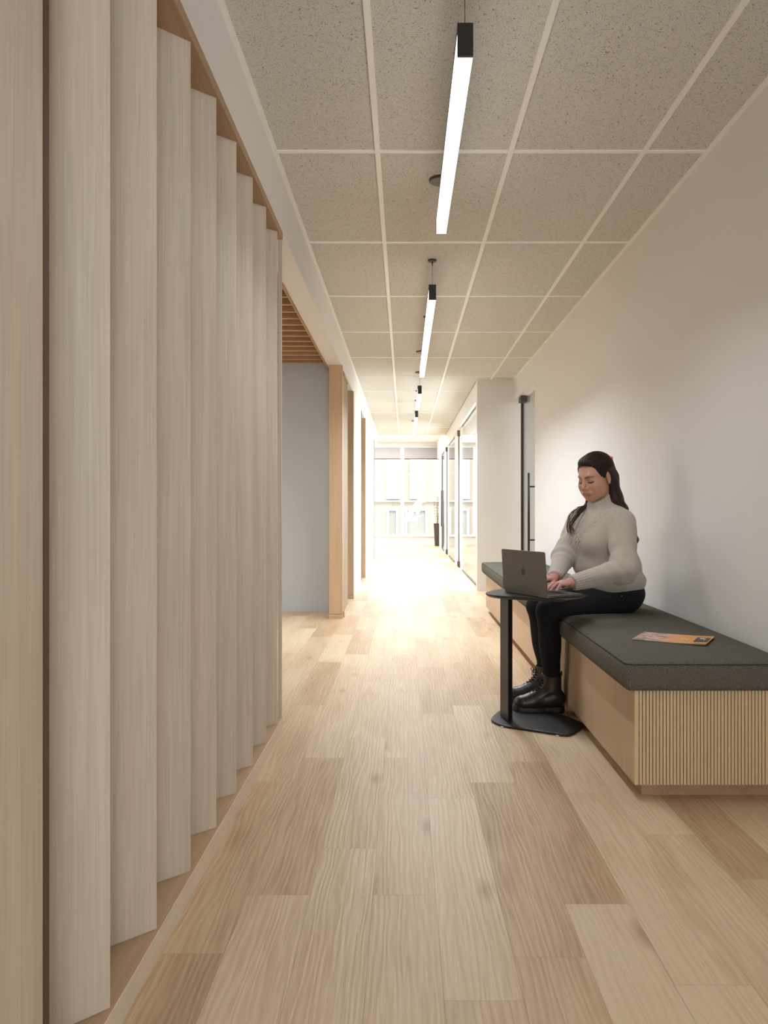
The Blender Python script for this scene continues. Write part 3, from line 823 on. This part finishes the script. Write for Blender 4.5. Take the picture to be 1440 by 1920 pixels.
def head_sdf(P):
    Q = (P-HO)@HR
    E = lambda c, r: ell(Q, c, r)
    d = E((-.014, 0, .034), (.098, .076, .084))
    d = smin(d, E((.024, 0, -.022), (.066, .062, .082)), .03)
    d = smin(d, E((.010, 0, -.050), (.058, .055, .048)), .03)
    d = smin(d, E((.063, 0, -.092), (.027, .030, .023)), .035)
    for s in (-1, 1):
        d = smin(d, E((.055, s*.036, -.030), (.030, .028, .030)), .02)
        d = smin(d, E((.032, s*.041, -.064), (.034, .020, .030)), .03)
    d = smin(d, cone(Q, (.082, -.028, .024), (.082, .028, .024), .010, .010), .02)
    for s in (-1, 1):
        d = smax(d, -sph(Q, V3(.104, s*.032, .001), .0195), .018)
        d = smin(d, sph(Q, V3(.0735, s*.031, -.001), .0150), .004)
        d = smax(d, -cone(Q, (.0870, s*.018, -.0085), (.0825, s*.045, -.0065), .0012, .0012), .003)
    d = smin(d, cone(Q, (.087, 0, .012), (.108, 0, -.030), .0065, .0095), .014)
    for s in (-1, 1):
        d = smin(d, sph(Q, V3(.096, s*.0125, -.036), .0075), .006)
        d = smax(d, -sph(Q, V3(.1015, s*.0065, -.0435), .0035), .003)
    d = smin(d, ell(Q, (.083, 0, -.062), (.015, .031, .020)), .012)
    d = smin(d, ell(Q, (.0915, 0, -.0615), (.0070, .029, .0042)), .005)
    d = smin(d, ell(Q, (.0905, 0, -.0710), (.0072, .026, .0050)), .005)
    d = smax(d, -cone(Q, (.1000, 0, -.0664), (.084, .033, -.0672), .0014, .001), .003)
    d = smax(d, -cone(Q, (.1000, 0, -.0664), (.084, -.033, -.0672), .0014, .001), .003)
    for s in (-1, 1):
        c = V3(-.010, s*.077, -.006); ax = V3(.92, s*-.0, .0)
        t = math.radians(12); R = np.stack([V3(math.cos(t), s*.25, -math.sin(t)), V3(-.25*s, 1*s, 0)*s, V3(math.sin(t), 0, math.cos(t))], 1)
        R /= np.linalg.norm(R, axis=0)
        e = ell(Q, c, (.019, .0075, .031), R)
        e = smax(e, -ell(Q, c+V3(.002, s*.008, .002), (.0095, .006, .017), R), .005)
        e = smin(e, ell(Q, c+V3(.004, 0, -.026), (.009, .006, .010)), .006)
        d = smin(d, e, .006)
    return d
def body_sdf(P):
    d = np.full(len(P), 9.0)
    hd = np.full(len(P), 9.0); m = P[:, 2] > .98
    if m.any(): hd[m] = head_sdf(P[m])
    hd[~m] = sph(P[~m], HO, .13)
    t = ell(P, (1.05, 4.085, .90), (.115, .165, .13)); t = smin(t, ell(P, (1.08, 4.075, .74), (.13, .165, .13)), .06)
    t = smin(t, ell(P, (1.12, 4.075, .61), (.115, .165, .095)), .05)
    t = smin(t, cone(P, sL, sR, .055, .055), .06)
    t = smin(t, cone(P, neck0, hp(-.022, 0, -.045), .062, .054), .035)
    for s, e, w, F_, dd in ((sL, eL, wLh, FL, dL), (sR, eR, wRh, FR, dR)):
        a = smin(cone(P, s, e, .052, .040), cone(P, e, w, .040, .024), .02)
        t = smin(t, a, .03)
        sd_ = sdL if F_ is FL else sdR
        pm = cone(P, w+dd*.012, w+dd*.056, .0185, .017)
        pm = smin(pm, cone(P, w+dd*.058+sd_*.026, w+dd*.055-sd_*.026, .0115, .0105), .022)
        pm = smin(pm, cone(P, w+dd*.010, w+dd*.02+sd_*.020, .016, .013), .02)
        fg = None
        for pts, rad in F_:
            c = chain(P, pts, rad, .004); fg = c if fg is None else smin(fg, c, .0015)
        t = smin(t, smin(pm, fg, .007), .012)
    for h, k, a in ((hipL, kL, aL), (hipR, kR, aR)):
        l = smin(cone(P, h, k, .075, .050), cone(P, k, a, .046, .030), .02)
        l = smin(l, ell(P, k+(a-k)*.36+V3(.004, 0, 0), (.042, .042, .11)), .03)
        l = smin(l, cone(P, a+V3(0, 0, -.03), a+V3(-.10, 0, -.065), .024, .018), .02)
        t = smin(t, l, .03)
    return smin(t, hd, .012)

def skin_tint(v):
    Q = (v-HO)@HR; n = len(v)
    skin = np.array(srgb(190, 142, 116)[:3]); hand = np.array(srgb(196, 138, 124)[:3])
    c = np.tile(skin, (n, 1))
    def blend(mask, col):
        c[:] = c*(1-mask[:, None])+np.array(col)*mask[:, None]
    def sm(x, a, b): t = np.clip((x-a)/(b-a), 0, 1); return t*t*(3-2*t)
    blend(1-sm(v[:, 2], .74, .80), hand)
    front = sm(Q[:, 0], .055, .07)*(v[:, 2] > 1.0)
    for s in (-1, 1):
        blend(.22*np.exp(-(((Q-V3(.062, s*.045, -.030))/V3(.03, .022, .02))**2).sum(1)), srgb(200, 116, 98)[:3])
        d = cone(Q, (.090, s*.013, .0195), (.083, s*.034, .0245), .0028, .0028); d = np.minimum(d, cone(Q, (.083, s*.034, .0245), (.070, s*.050, .0195), .0026, .001))
        # brows, looked up without depth
        q2 = np.stack([Q[:, 1]*s, Q[:, 2]], 1)
        def seg(a, b, r):
            a, b = np.array(a), np.array(b); ab = b-a; t = np.clip(((q2-a)@ab)/(ab@ab), 0, 1)
            return np.sqrt(((q2-(a+t[:, None]*ab))**2).sum(1))-r
        br = np.minimum(seg((.013, .0185), (.035, .0245), .0026), seg((.035, .0245), (.050, .0185), .0012))
        blend(.8*front*(1-sm(br, -.0005, .0015))*(Q[:, 1]*s > 0), srgb(74, 50, 38)[:3])
        ls = np.minimum(seg((.019, -.0080), (.031, -.0100), .0021), seg((.031, -.0100), (.047, -.0060), .0026))
        blend(.92*front*(1-sm(ls, -.0004, .0014))*(Q[:, 1]*s > 0), srgb(34, 24, 22)[:3])
        sh = ((Q[:, 1]*s-.032)/.017)**2+((Q[:, 2]-.002)/.0085)**2
        blend(.45*front*np.exp(-sh**2), srgb(122, 84, 72)[:3])
    lip = np.minimum(((Q[:, 1]/.029)**2+((Q[:, 2]+.0618)/.0052)**2), ((Q[:, 1]/.027)**2+((Q[:, 2]+.0715)/.0060)**2))
    blend(.6*front*(1-sm(lip, .7, 1.25)), srgb(172, 92, 86)[:3])
    blend(.7*front*(1-sm(np.abs(Q[:, 2]+.0665), .0004, .0016))*(np.abs(Q[:, 1]) < .029), srgb(110, 55, 50)[:3])
    # finger nails
    for F_ in (FL, FR):
        for pts, rad in F_:
            tip = pts[-1]+V3(0, 0, .0045)+(pts[-1]-pts[-2])/np.linalg.norm(pts[-1]-pts[-2])*.002
            blend(.6*(1-sm(sph(v, tip, 0), .004, .0055)), srgb(232, 190, 180)[:3])
    return c
def tint_mat(name, rough, sss=0):
    m = NT(name); a = m.add('ShaderNodeAttribute', attribute_name='tint'); m.base(a.outputs['Color']); m.rough(rough)
    if sss:
        m.bsdf.inputs['Subsurface Weight'].default_value = sss; m.bsdf.inputs['Subsurface Radius'].default_value = (.01, .004, .002); m.bsdf.inputs['Subsurface Scale'].default_value = .5
    return m.m
M['skin'] = tint_mat('skin', .5, .12)
person = sdf_mesh('person', body_sdf, ((.50, 1.30), (3.55, 4.40), (.01, 1.345)), .0065, M['skin'],
    fine=(((.62, .80, .0024), (.86, 1.10, .0022)), ((3.62, 3.93, .0024), (3.93, 4.16, .0024)), ((.652, .715, .002), (1.09, 1.25, .0022))), colour=skin_tint)
tag(person, 'seated woman in cream sweater and dark trousers typing on the laptop, long dark hair', 'person')

# ---- sweater -----------------------------------------------------
tf = V3(-.94, -.342, 0); tl = V3(.342, -.94, 0)              # chest forward and her left
CC = V3(1.045, 4.085, .90)
TR = np.stack([tf, tl, V3(0, 0, 1)], 1)
nk0, nk1 = V3(1.068, 4.09, 1.0), V3(1.008, 4.055, 1.125)
def sweater(P):
    d = ell(P, CC+V3(.003, 0, .005), (.150, .188, .150), TR)
    d = smin(d, ell(P, (1.064, 4.075, .745), (.166, .190, .125), TR), .07)
    d = smin(d, ell(P, (1.092, 4.07, .665), (.165, .198, .085)), .05)
    for s in (-1, 1): d = smin(d, ell(P, CC+tf*.095+tl*s*.078+V3(0, 0, -.02), (.078, .082, .078)), .05)
    d = smin(d, cone(P, sL+V3(-.012, .03, -.01), sR+V3(.012, -.03, -.01), .072, .072), .07)
    d = smin(d, ell(P, (1.105, 4.10, .95), (.085, .16, .11)), .06)
    d = smin(d, cone(P, nk0+V3(.004, 0, -.03), nk1, .088, .060), .035)
    # cable pattern on the chest
    C = (P-CC)@TR; l, z = C[:, 1], C[:, 2]+.0
    front = np.clip(C[:, 0]*30-1.2, 0, 1)*np.clip((.15-z)*14, 0, 1)*np.clip((z+.09)*14, 0, 1)
    cab = 0
    for l0, slope in ((0.0, 0), (.036, .62), (-.036, -.62)):
        lc = l0+slope*np.clip(z+.02, 0, .2)
        for ph in (0, PI):
            x = (l-lc)-.0085*np.sin(z*2*PI/.05+ph)
            cab = np.maximum(cab, np.exp(-(x/.0058)**2)*(.75+.25*np.cos(z*2*PI/.05+ph)))
        for e_ in (-.024, .024): cab = np.maximum(cab, .55*np.exp(-((l-lc-e_)/.003)**2))
    d = d-.0078*cab*front
    Q = P
    for s, e, w, nm, re in ((sL, eL, wL, 0, .061), (sR, eR, wR, 1, .056)):
        ab = e-s; t = np.clip(((P-s)@ab)/(ab@ab), 0, 1)
        up = cone(P, s, e, .075, re)
        ab2 = w-e; t2 = ((P-e)@ab2)/(ab2@ab2); fo = cone(P, e, w+(w-e)*.02, re, .0365)
        # soft folds of the sleeve
        up = up-.0035*np.sin(t*26+P[:, 2]*30)*np.exp(-((t-.75)/.3)**2)
        fo = fo-.0045*np.sin(t2*24-P[:, 2]*40+nm)*np.exp(-((t2-.12)/.25)**2)
        # ribbed cuff
        ax = ab2/np.linalg.norm(ab2); o1 = np.cross(ax, V3(0, 0, 1)); o1 /= np.linalg.norm(o1); o2 = np.cross(ax, o1)
        q = P-w; ang = np.arctan2(q@o2, q@o1)
        fo = fo-.0014*np.cos(ang*20)*np.clip((t2-.62)*8, 0, 1)
        arm = smin(up, fo, .045)
        arm = smax(arm, (q@ax)-.006, .006)
        d = smin(d, arm, .012)
    # belly roll folds where the sweater gathers over the lap
    d = d-.005*np.sin((P[:, 2]-.1*P[:, 0])*70)*np.exp(-((P[:, 2]-.70)/.05)**2)*.8
    # collar opening and its rib
    na = nk1-nk0; na /= np.linalg.norm(na)
    cut = (P-V3(1.018, 4.06, 1.108))@(V3(-.50, -.20, .84)/np.linalg.norm(V3(-.50, -.20, .84)))
    q = P-nk0; o1 = np.cross(na, V3(0, 1, 0)); o1 /= np.linalg.norm(o1); o2 = np.cross(na, o1)
    ang = np.arctan2(q@o2, q@o1)
    d = d-.0016*np.cos(ang*34)*np.clip(((q@na)-.055)*40, 0, 1)
    d = smax(d, cut, .008)
    hem = .612+.012*np.clip((P[:, 0]-1.0)*2, -.5, .5)
    d = smax(d, hem-P[:, 2], .010)
    d = d-.0011*np.cos((P[:, 1]*.94+P[:, 0]*.34)*520)*np.clip((.655-P[:, 2])*40, 0, 1)*(P[:, 2] < .655)
    return d
def m_knit():
    m = NT('cream wool knit'); v = m.coords()
    wv = m.add('ShaderNodeTexWave', wave_type='BANDS', bands_direction='DIAGONAL'); m.link(m.mapping(v, (1, 1, 1)), wv.inputs[0]); wv.inputs['Scale'].default_value = 150; wv.inputs['Distortion'].default_value = 5
    n = m.noise(v, 260, 4, .7); c = m.ramp(n, [(.3, srgb(164, 151, 134)), (.7, srgb(196, 184, 168))])
    m.base(c); m.rough(.95); m.bsdf.inputs['Specular IOR Level'].default_value = .1; m.bsdf.inputs['Sheen Weight'].default_value = .3
    m.bump(m.math('ADD', m.math('MULTIPLY', wv.outputs['Fac'], .12), n), .3, .002); return m.m
M['knit'] = m_knit()
sdf_mesh('sweater', sweater, ((.70, 1.29), (3.64, 4.44), (.595, 1.175)), .0034, M['knit'], person)

# ---- trousers ----------------------------------------------------
def jeans(P):
    d = ell(P, (1.112, 4.075, .607), (.142, .190, .104))
    for h, k, a in ((hipL, kL, aL), (hipR, kR, aR)):
        l = smin(cone(P, h+V3(0, 0, -.005), k, .088, .060), cone(P, k, a+V3(0, 0, .03), .057, .043), .018)
        l = smin(l, ell(P, k+(a-k)*.38+V3(.004, 0, 0), (.049, .050, .125)), .03)
        t = (P-k)@(a-k)/((a-k)@(a-k))
        l = l-.0022*np.sin(P[:, 0]*90+P[:, 2]*60)*np.exp(-(((P-k)**2).sum(1))/.006)
        l = l-.0020*np.sin(P[:, 2]*150+P[:, 0]*20)*np.exp(-((t-.85)/.12)**2)
        d = smin(d, l, .03)
    d = smax(d, P[:, 2]-.665, .01); d = smax(d, .494-P[:, 2]-9*(P[:, 0] < .86)-9*(P[:, 2] < .40), .004)
    return smax(d, .165-P[:, 2], .003)
M['denim'] = plain('near black denim', srgb(30, 27, 28), .85, 0, .2, .25, 700)
sdf_mesh('trousers', jeans, ((.62, 1.29), (3.85, 4.31), (.155, .68)), .0055, M['denim'], person)
MB().lathe([(.004, -.0015), (.004, .0015)], (0, 0, 0), 12).build('rivet', M['alu'], person)
o = bpy.data.objects['rivet']; o.location = (1.085, 3.877, .612); o.rotation_euler = (PI/2, 0, 0)

# ---- boots -------------------------------------------------------
M['leather'] = plain('dark brown polished leather', srgb(52, 39, 29), .38, 0, .5, .1, 300)
M['rubber'] = plain('black rubber sole', srgb(34, 29, 26), .5)
M['lace'] = plain('black laces', srgb(24, 20, 18), .8)
def boot(heel, yaw_, lab=None):
    cr, sr = math.cos(yaw_), math.sin(yaw_); Rm = np.array([[cr, sr, 0], [-sr, cr, 0], [0, 0, 1]])
    def tolocal(P): return (P-heel)@Rm.T
    def leather(P):
        Q = P
        d = smin(cone(Q, (.050, 0, .062), (.150, 0, .058), .040, .038), ell(Q, (.205, 0, .052), (.058, .043, .038)), .03)
        d = smin(d, cone(Q, (.060, 0, .09), (.068, 0, .205), .043, .0515), .025)
        d = smin(d, cone(Q, (.082, 0, .125), (.165, 0, .068), .034, .030), .03)
        d = smin(d, ell(Q, (.030, 0, .070), (.034, .036, .040)), .02)
        d = d-.0018*np.sin(Q[:, 2]*140+Q[:, 0]*60)*np.exp(-((Q[:, 0]-.10)/.03)**2-((Q[:, 2]-.11)/.03)**2)
        # welt line and toe-cap seam
        d = d-.0010*np.exp(-((Q[:, 0]-.175-.25*np.abs(Q[:, 1]))/.002)**2)
        d = smax(d, .028-Q[:, 2], .003); d = smax(d, Q[:, 2]-.200, .004)
        return smax(d, -cone(Q, (.068, 0, .19), (.069, 0, .26), .044, .046), .003)
    def sole(P):
        q = P[:, :2]
        def c2(a, b, ra, rb):
            a, b = np.array(a), np.array(b); ab = b-a; t = np.clip(((q-a)@ab)/(ab@ab), 0, 1); return np.sqrt(((q-(a+t[:, None]*ab))**2).sum(1))-(ra+(rb-ra)*t)
        o_ = smin(smin(c2((.040, 0), (.12, .002), .040, .034), c2((.17, 0), (.225, 0), .046, .043), .05), c2((.1, 0), (.18, 0), .034, .046), .02)
        o_ = o_-.0012*np.cos(P[:, 0]*420)*(P[:, 2] < .018)
        zt = np.maximum(P[:, 2]-.034-.012*np.clip((P[:, 0]-.22)/.05, 0, 1), .0005-P[:, 2])
        d = smax(o_, zt, .004)
        arch = np.sqrt(((P[:, 0]-.098)/1.0)**2+((P[:, 2]+.004)*1.5)**2)-.024
        return smax(d, -arch, .003)
    def finish(o): o.location = tuple(heel); o.rotation_euler = (0, 0, yaw_); return o
    b = finish(sdf_mesh('boot', leather, ((-.02, .275), (-.065, .065), (.02, .21)), .0032, M['leather'], person))
    s = sdf_mesh('sole', sole, ((-.02, .285), (-.065, .065), (-.004, .052)), .003, M['rubber'], b)
    lc = MB()
    rows = [(.180, .092), (.166, .103), (.152, .113), (.140, .124), (.130, .137), (.123, .150), (.119, .164), (.118, .178), (.118, .190)]
    for i, (xx, zz) in enumerate(rows):
        w_ = .020; xx -= .001
        lc.tube([(xx-.012, -w_, zz-.002), (xx-.001, -w_*.5, zz+.003), (xx+.001, 0, zz+.005), (xx-.001, w_*.5, zz+.003), (xx-.012, w_, zz-.002)], .0022, 6)
        if i < len(rows)-1:
            x2, z2 = rows[i+1]
            for s_ in (-1, 1): lc.tube([(xx-.010, s_*w_, zz), (xx+.002, s_*.004, (zz+z2)/2+.006), (x2-.010, -s_*w_, z2)], .0021, 6)
    kx, kz = rows[-2]
    for s_ in (-1, 1):
        lp = [(kx+.004, 0, kz), (kx+.014, s_*.014, kz+.010), (kx+.020, s_*.026, kz+.002), (kx+.014, s_*.022, kz-.012), (kx+.005, 0, kz-.001)]
        lc.tube(lp, .0019, 6); lc.tube([(kx+.004, 0, kz), (kx+.016, s_*.012, kz-.014), (kx+.014, s_*.020, kz-.034)], .0018, 6)
    lc.build('laces', M['lace'], b)
    MB().box(.012, .018, -.006, .006, .188, .212).build('heel_loop', M['lace'], b, .002, 1)
    return b
boot(V3(.8255, 4.003, 0), PI+.04)
boot(V3(.8265, 4.200, 0), PI+.04)

# ---- hair --------------------------------------------------------
hairline = [(-.12, -.02), (-.06, -.012), (-.045, .012), (-.03, .026), (-.010, .034), (.012, .043), (.034, .048), (.056, .053), (.070, .060), (.080, .074), (.088, .12)]   # height u -> foremost f
def hair(P):
    Q = (P-HO)@HR
    f, l, u = Q[:, 0], Q[:, 1], Q[:, 2]
    cap = ell(Q, (-.020, 0, .036), (.106, .0835, .0925))
    cap = smin(cap, ell(Q, (.036, 0, .092), (.044, .048, .025)), .025)
    hlf = np.interp(u+.006*np.abs(l)/.07, [a for a, b in hairline], [b for a, b in hairline])
    cap = smax(cap, f-hlf-.0006*np.sin(u*210+l*90), .012)
    cap = smax(cap, -.055-u-.4*np.clip(.02-f, 0, .1), .01)
    for s in (-1, 1): cap = smax(cap, -ell(Q, (-.010, s*.086, -.010), (.018, .026, .032)), .005)
    d = cap
    B = [hp(-.060, 0, .045), hp(-.088, .012, -.03), V3(1.099, 4.05, 1.105), V3(1.143, 4.06, 1.045), V3(1.18, 4.09, .985)]
    d = smin(d, chain(P, B, [.062, .050, .036, .022, .012], .03), .02)
    side = [hp(-.045, .045, -.005), hp(-.058, .052, -.055), V3(1.096, 4.02, 1.095), V3(1.138, 4.045, 1.038), V3(1.17, 4.07, .985)]
    d = smin(d, chain(P, side, [.030, .027, .022, .016, .007], .02), .02)
    d = smin(d, chain(P, [V3(1.18, 4.09, .99), V3(1.205, 4.08, .93), V3(1.216, 4.06, .885), V3(1.210, 4.05, .852)], [.012, .012, .010, .002], .01), .02)
    # lock over her far shoulder
    lk = [hp(-.01, -.055, -.055), px(1103, 945, 4.115), px(1090, 957, 4.08), px(1078, 973, 4.06), px(1069, 990, 4.06), px(1070, 1001, 4.06)]
    d = np.minimum(d, chain(P, [np.array(q) for q in lk], [.018, .015, .010, .007, .004, .0015], .01))
    ang = np.arctan2(l, u-.0)
    d = d+.0011*np.sin(ang*46+3*np.sin(f*40))*(u > -.03)
    return d
def m_hair():
    m = NT('dark brown hair'); v = m.coords()
    n = m.noise(m.mapping(v, (240, 240, 60), rot=(0, .5, 0)), 1, 3, .6); c = m.ramp(n, [(.3, srgb(26, 18, 15)), (.75, srgb(52, 36, 29))]); sp = m.add('ShaderNodeSeparateXYZ'); m.link(v, sp.inputs[0])
    c = m.mix(m.ramp(sp.outputs[2], [(1.0, (1, 1, 1)), (1.0, (1, 1, 1))]) if False else m.math('MULTIPLY', m.math('SUBTRACT', 1.12, sp.outputs[2]), 4.0), c, srgb(104, 80, 66))
    m.base(c); m.rough(.5); m.bsdf.inputs['Specular IOR Level'].default_value = .22; m.bump(n, .3, .002); return m.m
M['hair'] = m_hair()
hr = sdf_mesh('hair', hair, ((.84, 1.25), (3.90, 4.19), (.84, 1.355)), .0030, M['hair'], person)
st = MB(); rnd = random.Random(11)
def cr_(pts, n=5):
    p = [np.array(q) for q in pts]; p = [2*p[0]-p[1]]+p+[2*p[-1]-p[-2]]; out = []
    for i in range(1, len(p)-2):
        for j in range(n):
            t = j/n; out.append(.5*(2*p[i]+(p[i+1]-p[i-1])*t+(2*p[i-1]-5*p[i]+4*p[i+1]-p[i+2])*t*t+(3*p[i]-p[i-1]-3*p[i+1]+p[i+2])*t**3))
    return out+[p[-2]]
clipP = hp(-.105, .01, .085)
ec, er = V3(-.020, 0, .036), V3(.107, .0845, .0935)
for k in range(330):                                       # combed back strands from the hairline to the clip
    th = rnd.uniform(-1.75, 1.75); u0 = .062*math.cos(th) if abs(th) < 1.57 else -.02
    d0 = V3(.62 if abs(th) < .8 else .62-.10*(abs(th)-.8), math.sin(th)*.80, -.12+.72*math.cos(th)); d0 /= np.linalg.norm(d0)
    d1 = V3(-.78, .08*rnd.uniform(-1, 1), .50+rnd.uniform(-.15, .1)); d1 /= np.linalg.norm(d1)
    om = math.acos(np.clip(d0@d1, -1, 1)); rr = rnd.uniform(.992, 1.008); pp = []
    for i in range(12):
        t = i/11; q = (math.sin((1-t)*om)*d0+math.sin(t*om)*d1)/math.sin(om); q = q/np.linalg.norm(q)*1.0
        pp.append(HO+HR@(ec+q*er*rr))
    st.tube([tuple(q) for q in pp], [.0004]+[.0011]*10+[.0006], 5)
for k in range(150):                                        # fall behind the shoulder
    a, b = rnd.uniform(-1, 1), rnd.uniform(-1, 1)
    p0 = hp(-.075+.02*b, .045*a, .03); p1 = hp(-.098+.02*b, .02+.042*a, -.035)
    p2 = V3(1.100+.024*b, 4.040-.032*a, 1.10); p3 = V3(1.141+.015*b, 4.05-.022*a, 1.045); p4 = V3(1.18+.008*b, 4.085-.012*a, .975)
    pp = cr_([p0, p1, p2, p3, p4]); st.tube([tuple(q) for q in pp], [.0012]*(len(pp)-1)+[.0004], 5)
for k in range(34):                                        # loose lock in front
    j = lambda s: np.array([rnd.uniform(-s, s) for _ in range(3)])
    fan = rnd.uniform(-1, 1)
    pts = [hp(-.01, -.055, -.055)+j(.01), np.array(px(1103, 944, 4.11))+j(.010), np.array(px(1088-5*fan, 955-3*fan, 4.07))+j(.006),
           np.array(px(1075-7*fan, 970-5*fan, 4.05))+j(.005), np.array(px(1068-6*fan, 985-2*fan, 4.04))+j(.005), np.array(px(1071-8*fan, 1004-8*abs(fan), 4.04))+j(.006)]
    pp = cr_(pts); st.tube([tuple(q) for q in pp], [.0011]*(len(pp)-1)+[.0004], 4)
st.build('strands', M['hair'], hr)
M['pinkclip'] = plain('coral pink plastic', srgb(214, 120, 104), .4)
c0 = np.array(px(1141.5, 859, 4.05)); R3 = Matrix(((hf[0], hl[0], hu[0]), (hf[1], hl[1], hu[1]), (hf[2], hl[2], hu[2])))
cl = MB().box(-.008, .010, -.022, .022, -.004, .006).box(-.012, -.007, -.018, -.010, -.012, .003).box(-.012, -.007, .010, .018, -.012, .003).build('hair_clip', M['pinkclip'], hr, .002, 2)
cl.matrix_local = Matrix.Translation(Vector(c0)) @ R3.to_4x4() @ Matrix.Rotation(-.6, 4, 'Y')
# ------------------------------------------------------------------ light
w = bpy.data.worlds.new('sky'); SC.world = w; w.use_nodes = True
bg = w.node_tree.nodes['Background']; bg.inputs[0].default_value = (.84, .93, 1, 1); bg.inputs[1].default_value = 7
def area(name, loc, rot, sx, sy, power, col=(1, 1, 1), spread=180):
    l = bpy.data.lights.new(name, 'AREA'); l.shape = 'RECTANGLE'; l.size = sx; l.size_y = sy; l.energy = power; l.color = col
    l.spread = math.radians(spread)
    o = bpy.data.objects.new(name, l); COL.objects.link(o); o.location = loc; o.rotation_euler = rot; return o
WH = (.86, .95, 1.06)
for y0, y1, p in ((2.35, 3.89, .5), (5.10, 8.14, 1.35), (9.30, 10.84, 1.8), (11.7, 14.56, 2), (-2.35, .75, .25)):  # last entry belongs to the added unseen pendant
    area('pendant_lamp', (.185, (y0+y1)/2, 2.418), (0, 0, 0), .042, y1-y0-.03, 26*(y1-y0)*p, WH, 136)
area('lounge_fill', (-2.0, 19.6, 2.9), (0, 0, 0), 5.0, 4.2, 700, (.80, .92, 1.06))  # added fill under the far ceiling, which has no skylight
area('office_fill', (2.28, 11.8, 1.3), (0, PI/2, 0), 2.4, 3.4, 240, (.82, .94, 1.08))  # added light panel behind the glass, brightens corridor and office fronts
area('office_fill', (2.28, 17.2, 1.3), (0, PI/2, 0), 2.4, 6, 420, (.82, .94, 1.08))  # second added panel, further along the offices
area('door_room_fill', (2.9, 8.6, 2.66), (0, 0, 0), 1.2, 1.2, 80, (.86, .95, 1.04))  # unseen fill added to brighten the room behind the glass door
area('side_room_fill', (-3.6, 5.6, 2.48), (0, 0, 0), 1.2, 2.0, 130, WH)  # unseen fill added to lift the grey wall of the side opening
sun = bpy.data.lights.new('sun', 'SUN'); sun.energy = 6; sun.angle = math.radians(3); sun.color = (1, .97, .93)
so = bpy.data.objects.new('sun', sun); COL.objects.link(so); so.location = (0, 10, 20); so.rotation_euler = (math.radians(42), 0, math.radians(12))
area('rear_fill', (.9, -3.1, 1.35), (PI/2+math.radians(14), 0, math.radians(20)), 1.8, 2.2, 165, (.82, .94, 1.08), 115)  # added fill behind the camera for ceiling and louvers; no window there

# ------------------------------------------------------------------ camera and view
cam = bpy.data.cameras.new('camera'); co = bpy.data.objects.new('camera', cam); COL.objects.link(co)
co.location = (0, 0, CH); co.rotation_euler = (PI/2, 0, 0)
cam.sensor_fit = 'HORIZONTAL'; cam.sensor_width = 36; cam.lens = 36*F/1440
cam.shift_x = -38/1440; cam.shift_y = -7/1440; cam.clip_start = .05; cam.clip_end = 200
SC.camera = co
vs_ = SC.view_settings; vs_.view_transform = 'Standard'; vs_.look = 'None'; vs_.exposure = -.66; vs_.gamma = 1; vs_.use_curve_mapping = False
cy = SC.cycles; cy.use_denoising = True; cy.use_adaptive_sampling = True; cy.max_bounces = 10; cy.diffuse_bounces = 6; cy.glossy_bounces = 5; cy.transparent_max_bounces = 12
cy.sample_clamp_indirect = 6; cy.caustics_reflective = False; cy.caustics_refractive = False
